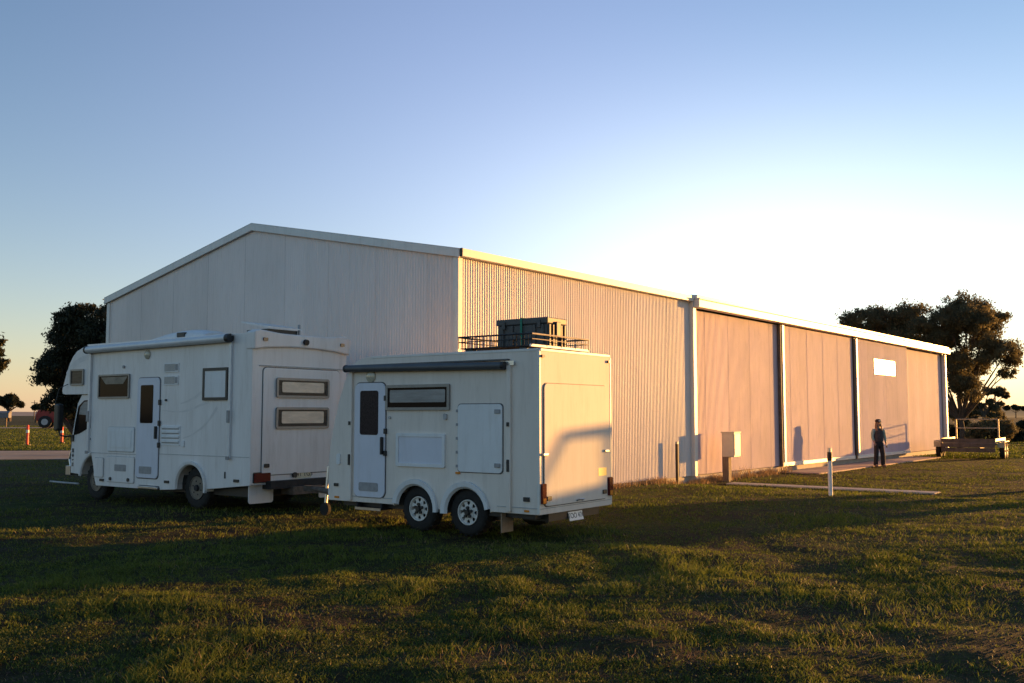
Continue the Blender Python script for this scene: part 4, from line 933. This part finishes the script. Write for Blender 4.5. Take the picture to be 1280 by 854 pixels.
def tree(name, label, base, lobes, n, size, leaf, trunk_r, seed, fork=.35, group=None, squash=.8):
    """lobes: list of (dx, dy, z, r) relative to the base"""
    t = empty(name, base); tag(t, label, 'tree', group)
    r_ = random.Random(seed); tm = MB()
    cx = sum(l[0] for l in lobes) / len(lobes); zmin = min(l[2] - l[3] * .5 for l in lobes)
    fk = Vector((cx * .15, 0, max(.3, zmin * fork + .2)))
    tm.path([(0, 0, -.3), (fk.x * .4, 0, fk.z * .5), tuple(fk)], [trunk_r * 1.35, trunk_r * 1.05, trunk_r * .95], 9)
    for l in lobes:
        e = Vector(l[:3]); m1 = fk.lerp(e, .4) + Vector((r_.uniform(-.2, .2) * l[3], r_.uniform(-.2, .2) * l[3], l[3] * .12)); m2 = fk.lerp(e, .75) + Vector((r_.uniform(-.2, .2), r_.uniform(-.2, .2), .1)) * l[3]
        tm.path([tuple(fk - Vector((0, 0, .05))), tuple(m1), tuple(m2), tuple(e)], [trunk_r * .55, trunk_r * .38, trunk_r * .22, trunk_r * .08], 6)
        for _ in range(3):
            q_ = e + Vector((r_.uniform(-1, 1), r_.uniform(-1, 1), r_.uniform(-.5, .8))) * l[3] * .8
            tm.path([tuple(m2), tuple(m2.lerp(q_, .5) + Vector((0, 0, .1 * l[3]))), tuple(q_)], [trunk_r * .16, trunk_r * .1, trunk_r * .03], 5)
    tm.build('trunk', 'bark', t, smooth=True)
    V, F, tone = leaves([l[:3] for l in lobes], [l[3] for l in lobes], n, size, seed, squash)
    c_ = np_mesh('crown', V, F, leaf, tone); c_.parent = t
    return t
def pix(x, y, D, base):    # helper for laying out crowns at their real distance
    s_ = D / 1206.0; return ((x - 640) * s_ - base[0], (518 - y) * s_ + CAM_H)
rr = random.Random(5)
D_ = 66.0; B = ((1202 - 640) * D_ / 1206, D_, 0)
lob = []
for x, y, r in ((1080, 402, 20), (1062, 412, 12), (1100, 400, 22), (1122, 402, 22), (1142, 398, 22), (1162, 400, 22), (1180, 402, 20), (1205, 390, 24), (1228, 392, 26), (1246, 400, 18), (1240, 420, 16), (1215, 405, 18), (1180, 422, 18), (1150, 420, 22), (1120, 425, 22), (1195, 440, 18), (1226, 440, 20), (1250, 440, 18), (1258, 452, 9), (1236, 458, 14), (1205, 462, 16), (1188, 455, 14), (1165, 445, 22), (1200, 484, 17), (1212, 480, 14), (1190, 478, 14), (1244, 468, 9)):
    a, z = pix(x, y, D_, B); lob.append((a, rr.uniform(-1.6, 1.6), z, r * D_ / 1206 * 1.08))
tree('gum_tree', 'big spreading gum tree rising behind the far end of the shed', B, lob, 105000, .10, 'gum_leaf', .17, 3)
D_ = 42.0; B = ((100 - 640) * D_ / 1206, D_, 0); lob = []
for x, y, r in ((128, 398, 22), (110, 398, 18), (95, 405, 18), (78, 415, 20), (62, 420, 14), (100, 430, 26), (70, 440, 22), (60, 452, 13), (125, 430, 26), (85, 465, 24), (66, 472, 15), (105, 465, 26), (75, 490, 14), (66, 495, 7), (95, 492, 18), (112, 490, 20), (140, 420, 28), (150, 450, 30), (80, 506, 10), (100, 512, 12), (72, 500, 6)):
    a, z = pix(x, y, D_, B); lob.append((a, rr.uniform(-1.4, 1.4), z, r * D_ / 1206 * 1.05))
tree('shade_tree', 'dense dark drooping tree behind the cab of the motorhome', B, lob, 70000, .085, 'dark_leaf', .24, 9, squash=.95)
D_ = 60.0; B = ((-30 - 640) * D_ / 1206, D_, 0); lob = []
for x, y, r in ((-12, 440, 16), (-4, 455, 9), (0, 440, 7), (-25, 430, 25), (-35, 455, 22), (-2, 428, 6), (-4, 466, 6)):
    a, z = pix(x, y, D_, B); lob.append((a, rr.uniform(-1, 1), z, r * D_ / 1206))
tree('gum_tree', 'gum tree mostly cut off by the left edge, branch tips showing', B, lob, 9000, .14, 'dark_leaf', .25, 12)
def small(px, py, D, lobes, label, n, size, seed, leaf='dark_leaf', tr_=.2, name='gum_tree', group='distant trees'):
    B_ = ((px - 640) * D / 1206, D, 0); lb = []
    for x, y, r in lobes:
        a, z = pix(x, y, D, B_); lb.append((a, rr.uniform(-1, 1) * r * D / 1206, z, r * D / 1206))
    tree(name, label, B_, lb, n, size, leaf, tr_, seed, fork=.6, group=group, squash=.7)
small(13, 524, 240, [(6, 500, 6), (13, 498, 7), (20, 503, 6), (25, 506, 4), (0, 503, 6), (9, 505, 5)], 'umbrella-shaped tree on the horizon beside the grey box', 5000, .5, 21, tr_=.45)
small(47, 522, 200, [(44, 510, 3), (50, 508, 4), (56, 509, 3), (60, 512, 3)], 'small round tree on the horizon just above the red tractor', 3000, .4, 22)
small(1228, 520, 150, [(1213, 497, 6), (1232, 490, 6), (1244, 490, 7), (1254, 494, 5), (1222, 494, 5), (1236, 503, 5), (1250, 505, 4), (1215, 508, 6), (1228, 508, 6), (1240, 510, 6)], 'flat-topped tree standing behind the trailer frame', 6500, .26, 23, 'gum_leaf', .28)
small(1198, 522, 170, [(1195, 518, 9), (1208, 514, 8), (1222, 516, 9), (1236, 518, 9), (1250, 519, 6), (1185, 515, 7)], 'low scrubby tree clump left of the far green hill', 6000, .3, 24, 'gum_leaf', .2)
small(1268, 520, 420, [(1258, 510, 3), (1265, 509, 3), (1272, 510, 3), (1278, 511, 2.5)], 'tiny line of trees on top of the far hill', 2500, .7, 25)
small(1275, 545, 110, [(1273, 532, 5), (1279, 531, 6), (1285, 532, 6)], 'small dark tree at the right edge below the hill', 3000, .22, 26)
def bush(px, D, lobes, label, n, size, seed, leaf='gum_leaf'):
    B_ = ((px - 640) * D / 1206, D, 0); t = empty('shrub', B_); tag(t, label, 'shrub', 'shrubs behind the trailer'); lb = []
    for x, y, r in lobes:
        a, z = pix(x, y, D, B_); lb.append((a, rr.uniform(-.6, .6), z, r * D / 1206))
    V, F, tone = leaves([l[:3] for l in lb], [l[3] for l in lb], n, size, seed, .85, .4); c_ = np_mesh('foliage', V, F, leaf, tone); c_.parent = t
    sm = MB()
    for l in lb: sm.path([(0, 0, -.1), (l[0] * .5, l[1] * .4, l[2] * .4), (l[0], l[1], l[2])], [.07, .05, .02], 5)
    sm.build('stem', 'bark', t)
bush(1230, 62, [(1222, 538, 13), (1238, 534, 13), (1252, 538, 13), (1212, 545, 9), (1245, 545, 10)], 'rounded olive shrub directly behind the trailer frame', 9000, .10, 31)
bush(1262, 64, [(1258, 545, 8), (1268, 543, 8), (1264, 549, 7)], 'smaller dark shrub just right of the trailer wheels', 5000, .10, 32, 'dark_leaf')
bush(1196, 68, [(1190, 540, 9), (1204, 541, 9), (1198, 530, 8)], 'dark shrub at the foot of the big gum tree', 5000, .10, 33, 'dark_leaf')

# ------------------------------------------------------------------ grass, weeds, dry stalks
def in_shed(x, y):
    dx = x - SHED_O[0]; dy = y - SHED_O[1]; c_, s_ = math.cos(R(SH)), math.sin(R(SH)); lx = dx * c_ + dy * s_; ly = -dx * s_ + dy * c_
    return ((lx > -.05) & (lx < 36.9) & (ly > -.02) & (ly < 13.25)) | ((lx > 15.9) & (lx < 30.4) & (ly > -1.35) & (ly < 0)) | ((lx > 10.1) & (lx < 10.65) & (ly > -6.3) & (ly < -.9)), lx, ly
def scatter(n, d0, d1, p, seed, half=.60, pad=2.0):
    r_ = np.random.default_rng(seed); u = r_.random(n)
    y = (d0 ** (1 - p) + u * (d1 ** (1 - p) - d0 ** (1 - p))) ** (1 / (1 - p))
    x = (r_.random(n) * 2 - 1) * (half * y + pad); return x, y, r_
def blades(name, x, y, r_, hmin, hmax, wid, lean, mt, label, cat, tone_bias=0.0, zoff=0.0):
    n = len(x); h = (hmin + (hmax - hmin) * r_.random(n) ** 1.6) * (.45 + 1.1 * v5(x * .9 + 11, y * .9) * v3(x * 2.1 + 5, y * 2.1) * 2); z = gheight(x, y) - .004 + zoff
    ang = r_.random(n) * 2 * math.pi; la = r_.random(n) * 2 * math.pi; ll = lean * (0.3 + r_.random(n)) * h
    w = wid * (0.6 + .8 * r_.random(n)) * (0.7 + y / 16)
    cx, sx = np.cos(ang) * w, np.sin(ang) * w; bx, by = np.cos(la) * ll, np.sin(la) * ll
    b0 = np.stack([x - cx, y - sx, z], 1); b1 = np.stack([x + cx, y + sx, z], 1)
    m0 = np.stack([x - cx * .8 + bx * .35, y - sx * .8 + by * .35, z + h * .6], 1); m1 = np.stack([x + cx * .8 + bx * .35, y + sx * .8 + by * .35, z + h * .6], 1)
    tp = np.stack([x + bx, y + by, z + h], 1)
    V = np.stack([b0, b1, m1, m0, tp], 1).reshape(-1, 3); o = np.arange(n)[:, None] * 5
    F = np.concatenate([o + np.array([[0, 1, 2]]), o + np.array([[0, 2, 3]]), o + np.array([[3, 2, 4]])], 0)
    tone = np.clip(r_.random(n) * .55 + tone_bias + .45 * v4(x * .35 + 31, y * .35), 0, 1)
    ob = np_mesh(name, V, F, mt, np.repeat(tone, 5)); tag(ob, label, cat, kind='stuff'); return ob
x, y, r_ = scatter(620000, 5.2, 44, 1.25, 41)
# tufts: pull blades towards clump centres
cl = .22 + .012 * y; jx = np.round(x / cl + .5 * np.sin(y * 3)) * cl; jy = np.round(y / cl) * cl
k = .38 * r_.random(len(x)); x = x + (jx - x) * k; y = y + (jy - y) * k
ins, lx, ly = in_shed(x, y)
keep = (r_.random(len(x)) < (np.clip((y - 6.5) / 10, .06, .28) + .72 * density(x, y))) & ~ins & ~((ly > -.9) & (lx < 16) & (r_.random(len(x)) < .6)) & ~((x < -13) & (y > 37))
x, y = x[keep], y[keep]
gsc = .55 + .9 * v5(x * .9 + 11, y * .9)
blades('grass', x, y, r_, .012, .055, .0032, 1.0, 'grass_blade', 'short uneven paddock grass around the vehicles', 'grass')
x, y, r_ = scatter(170000, 42, 150, 1.5, 48, .62, 4)
ins, lx, ly = in_shed(x, y); keep = ~ins & ~((x < -10) & (y > 37.2) & (y < 47.2)) & ~((y > 120.5) & (y < 129.5) & (x < -30)); x, y = x[keep], y[keep]
blades('paddock_grass', x, y, r_, .03, .09, .008, .8, 'grass_blade', 'rough olive paddock grass in the distance beyond the road', 'grass', -.1)
# broad-leaf weeds in the foreground
x, y, r_ = scatter(190000, 5.2, 17, 1.1, 42)
msk = (v1(x * 1.3 + 40, y * 1.6 + 3) * .6 + v3(x * 3.1, y * 3.9) * .4); keep = (msk > .52) & (density(x, y) > .15); x, y = x[keep], y[keep]; n = len(x)
z = gheight(x, y) + .008 + .05 * r_.random(n) * np.clip((v1(x * 1.3 + 40, y * 1.6 + 3) - .3) * 2, .2, 1.3)
a = r_.normal(size=(n, 3)) * np.array([1, 1, .45]); a /= np.linalg.norm(a, axis=1)[:, None]; b = np.cross(a, r_.normal(size=(n, 3))); b /= np.linalg.norm(b, axis=1)[:, None]
s = (.004 + .0075 * r_.random(n))[:, None]; p = np.stack([x, y, z], 1)
V = np.stack([p - a * s, p + b * s * .7, p + a * s, p - b * s * .7], 1).reshape(-1, 3)
wd = np_mesh('weeds', V, np.arange(4 * n).reshape(n, 4), 'weed_leaf', np.repeat(r_.random(n), 4)); tag(wd, 'low broad-leaf weeds matted through the foreground grass', 'weeds', kind='stuff')
# dry stalks and straw
x, y, r_ = scatter(20000, 5.2, 30, 1.2, 43); ins, lx, ly = in_shed(x, y); keep = ~ins & (r_.random(len(x)) < (.15 + .85 * (v2(x * .8 + 60, y * .8 + 9) > .55))); x, y = x[keep], y[keep]
blades('dry_grass', x, y, r_, .012, .06, .0022, 1.3, 'dry_blade', 'dry straw and dead stalks scattered through the grass', 'dry grass')
x, y, r_ = scatter(60000, 5.2, 16, 1.1, 47); keep = density(x, y) < .5; x, y = x[keep], y[keep]
blades('straw_litter', x, y, r_, .004, .014, .0022, 5.0, 'dry_blade', 'flattened straw litter lying on the bare soil patches', 'straw')
# small clods and crumbs of soil on the bare patches
x, y, r_ = scatter(70000, 5.2, 15, 1.15, 51); keep = density(x, y) < .45; x, y = x[keep], y[keep]; n = len(x)
oc = np.array([(1, 0, 0), (-1, 0, 0), (0, 1, 0), (0, -1, 0), (0, 0, .7), (0, 0, -.7)]); fo = np.array([(0, 2, 4), (2, 1, 4), (1, 3, 4), (3, 0, 4)])
sz = .004 + .014 * r_.random(n) ** 3; th = r_.random(n) * 6.283
vx = oc[None, :, :] * (sz[:, None, None] * (.6 + .8 * r_.random((n, 6, 3)))); cx_ = vx[:, :, 0] * np.cos(th)[:, None] - vx[:, :, 1] * np.sin(th)[:, None]; cy_ = vx[:, :, 0] * np.sin(th)[:, None] + vx[:, :, 1] * np.cos(th)[:, None]
V = np.stack([cx_ + x[:, None], cy_ + y[:, None], vx[:, :, 2] + gheight(x, y)[:, None]], 2).reshape(-1, 3)
F = (fo[None] + 6 * np.arange(n)[:, None, None]).reshape(-1, 3)
tag(np_mesh('soil', V, F, 'soil_clod'), 'loose clods and crumbs of brown soil on the bare patches', 'soil', kind='stuff')
# weeds along the foot of the shed wall
r_ = np.random.default_rng(44); n = 9000; lx = r_.random(n) ** .9 * 16.2; ly = -.05 - np.abs(r_.normal(size=n)) * .16
c_, s_ = math.cos(R(SH)), math.sin(R(SH)); dd = v2(lx * .9, lx * 0 + 4.0); kp = r_.random(n) < np.clip((dd - .3) * 2.4, .12, 1); lx, ly = lx[kp], ly[kp]
x = SHED_O[0] + lx * c_ - ly * s_; y = SHED_O[1] + lx * s_ + ly * c_
blades('wall_weeds', x, y, r_, .03, .22, .0028, .6, 'dry_blade', 'browning weeds growing along the foot of the shed wall', 'weeds')
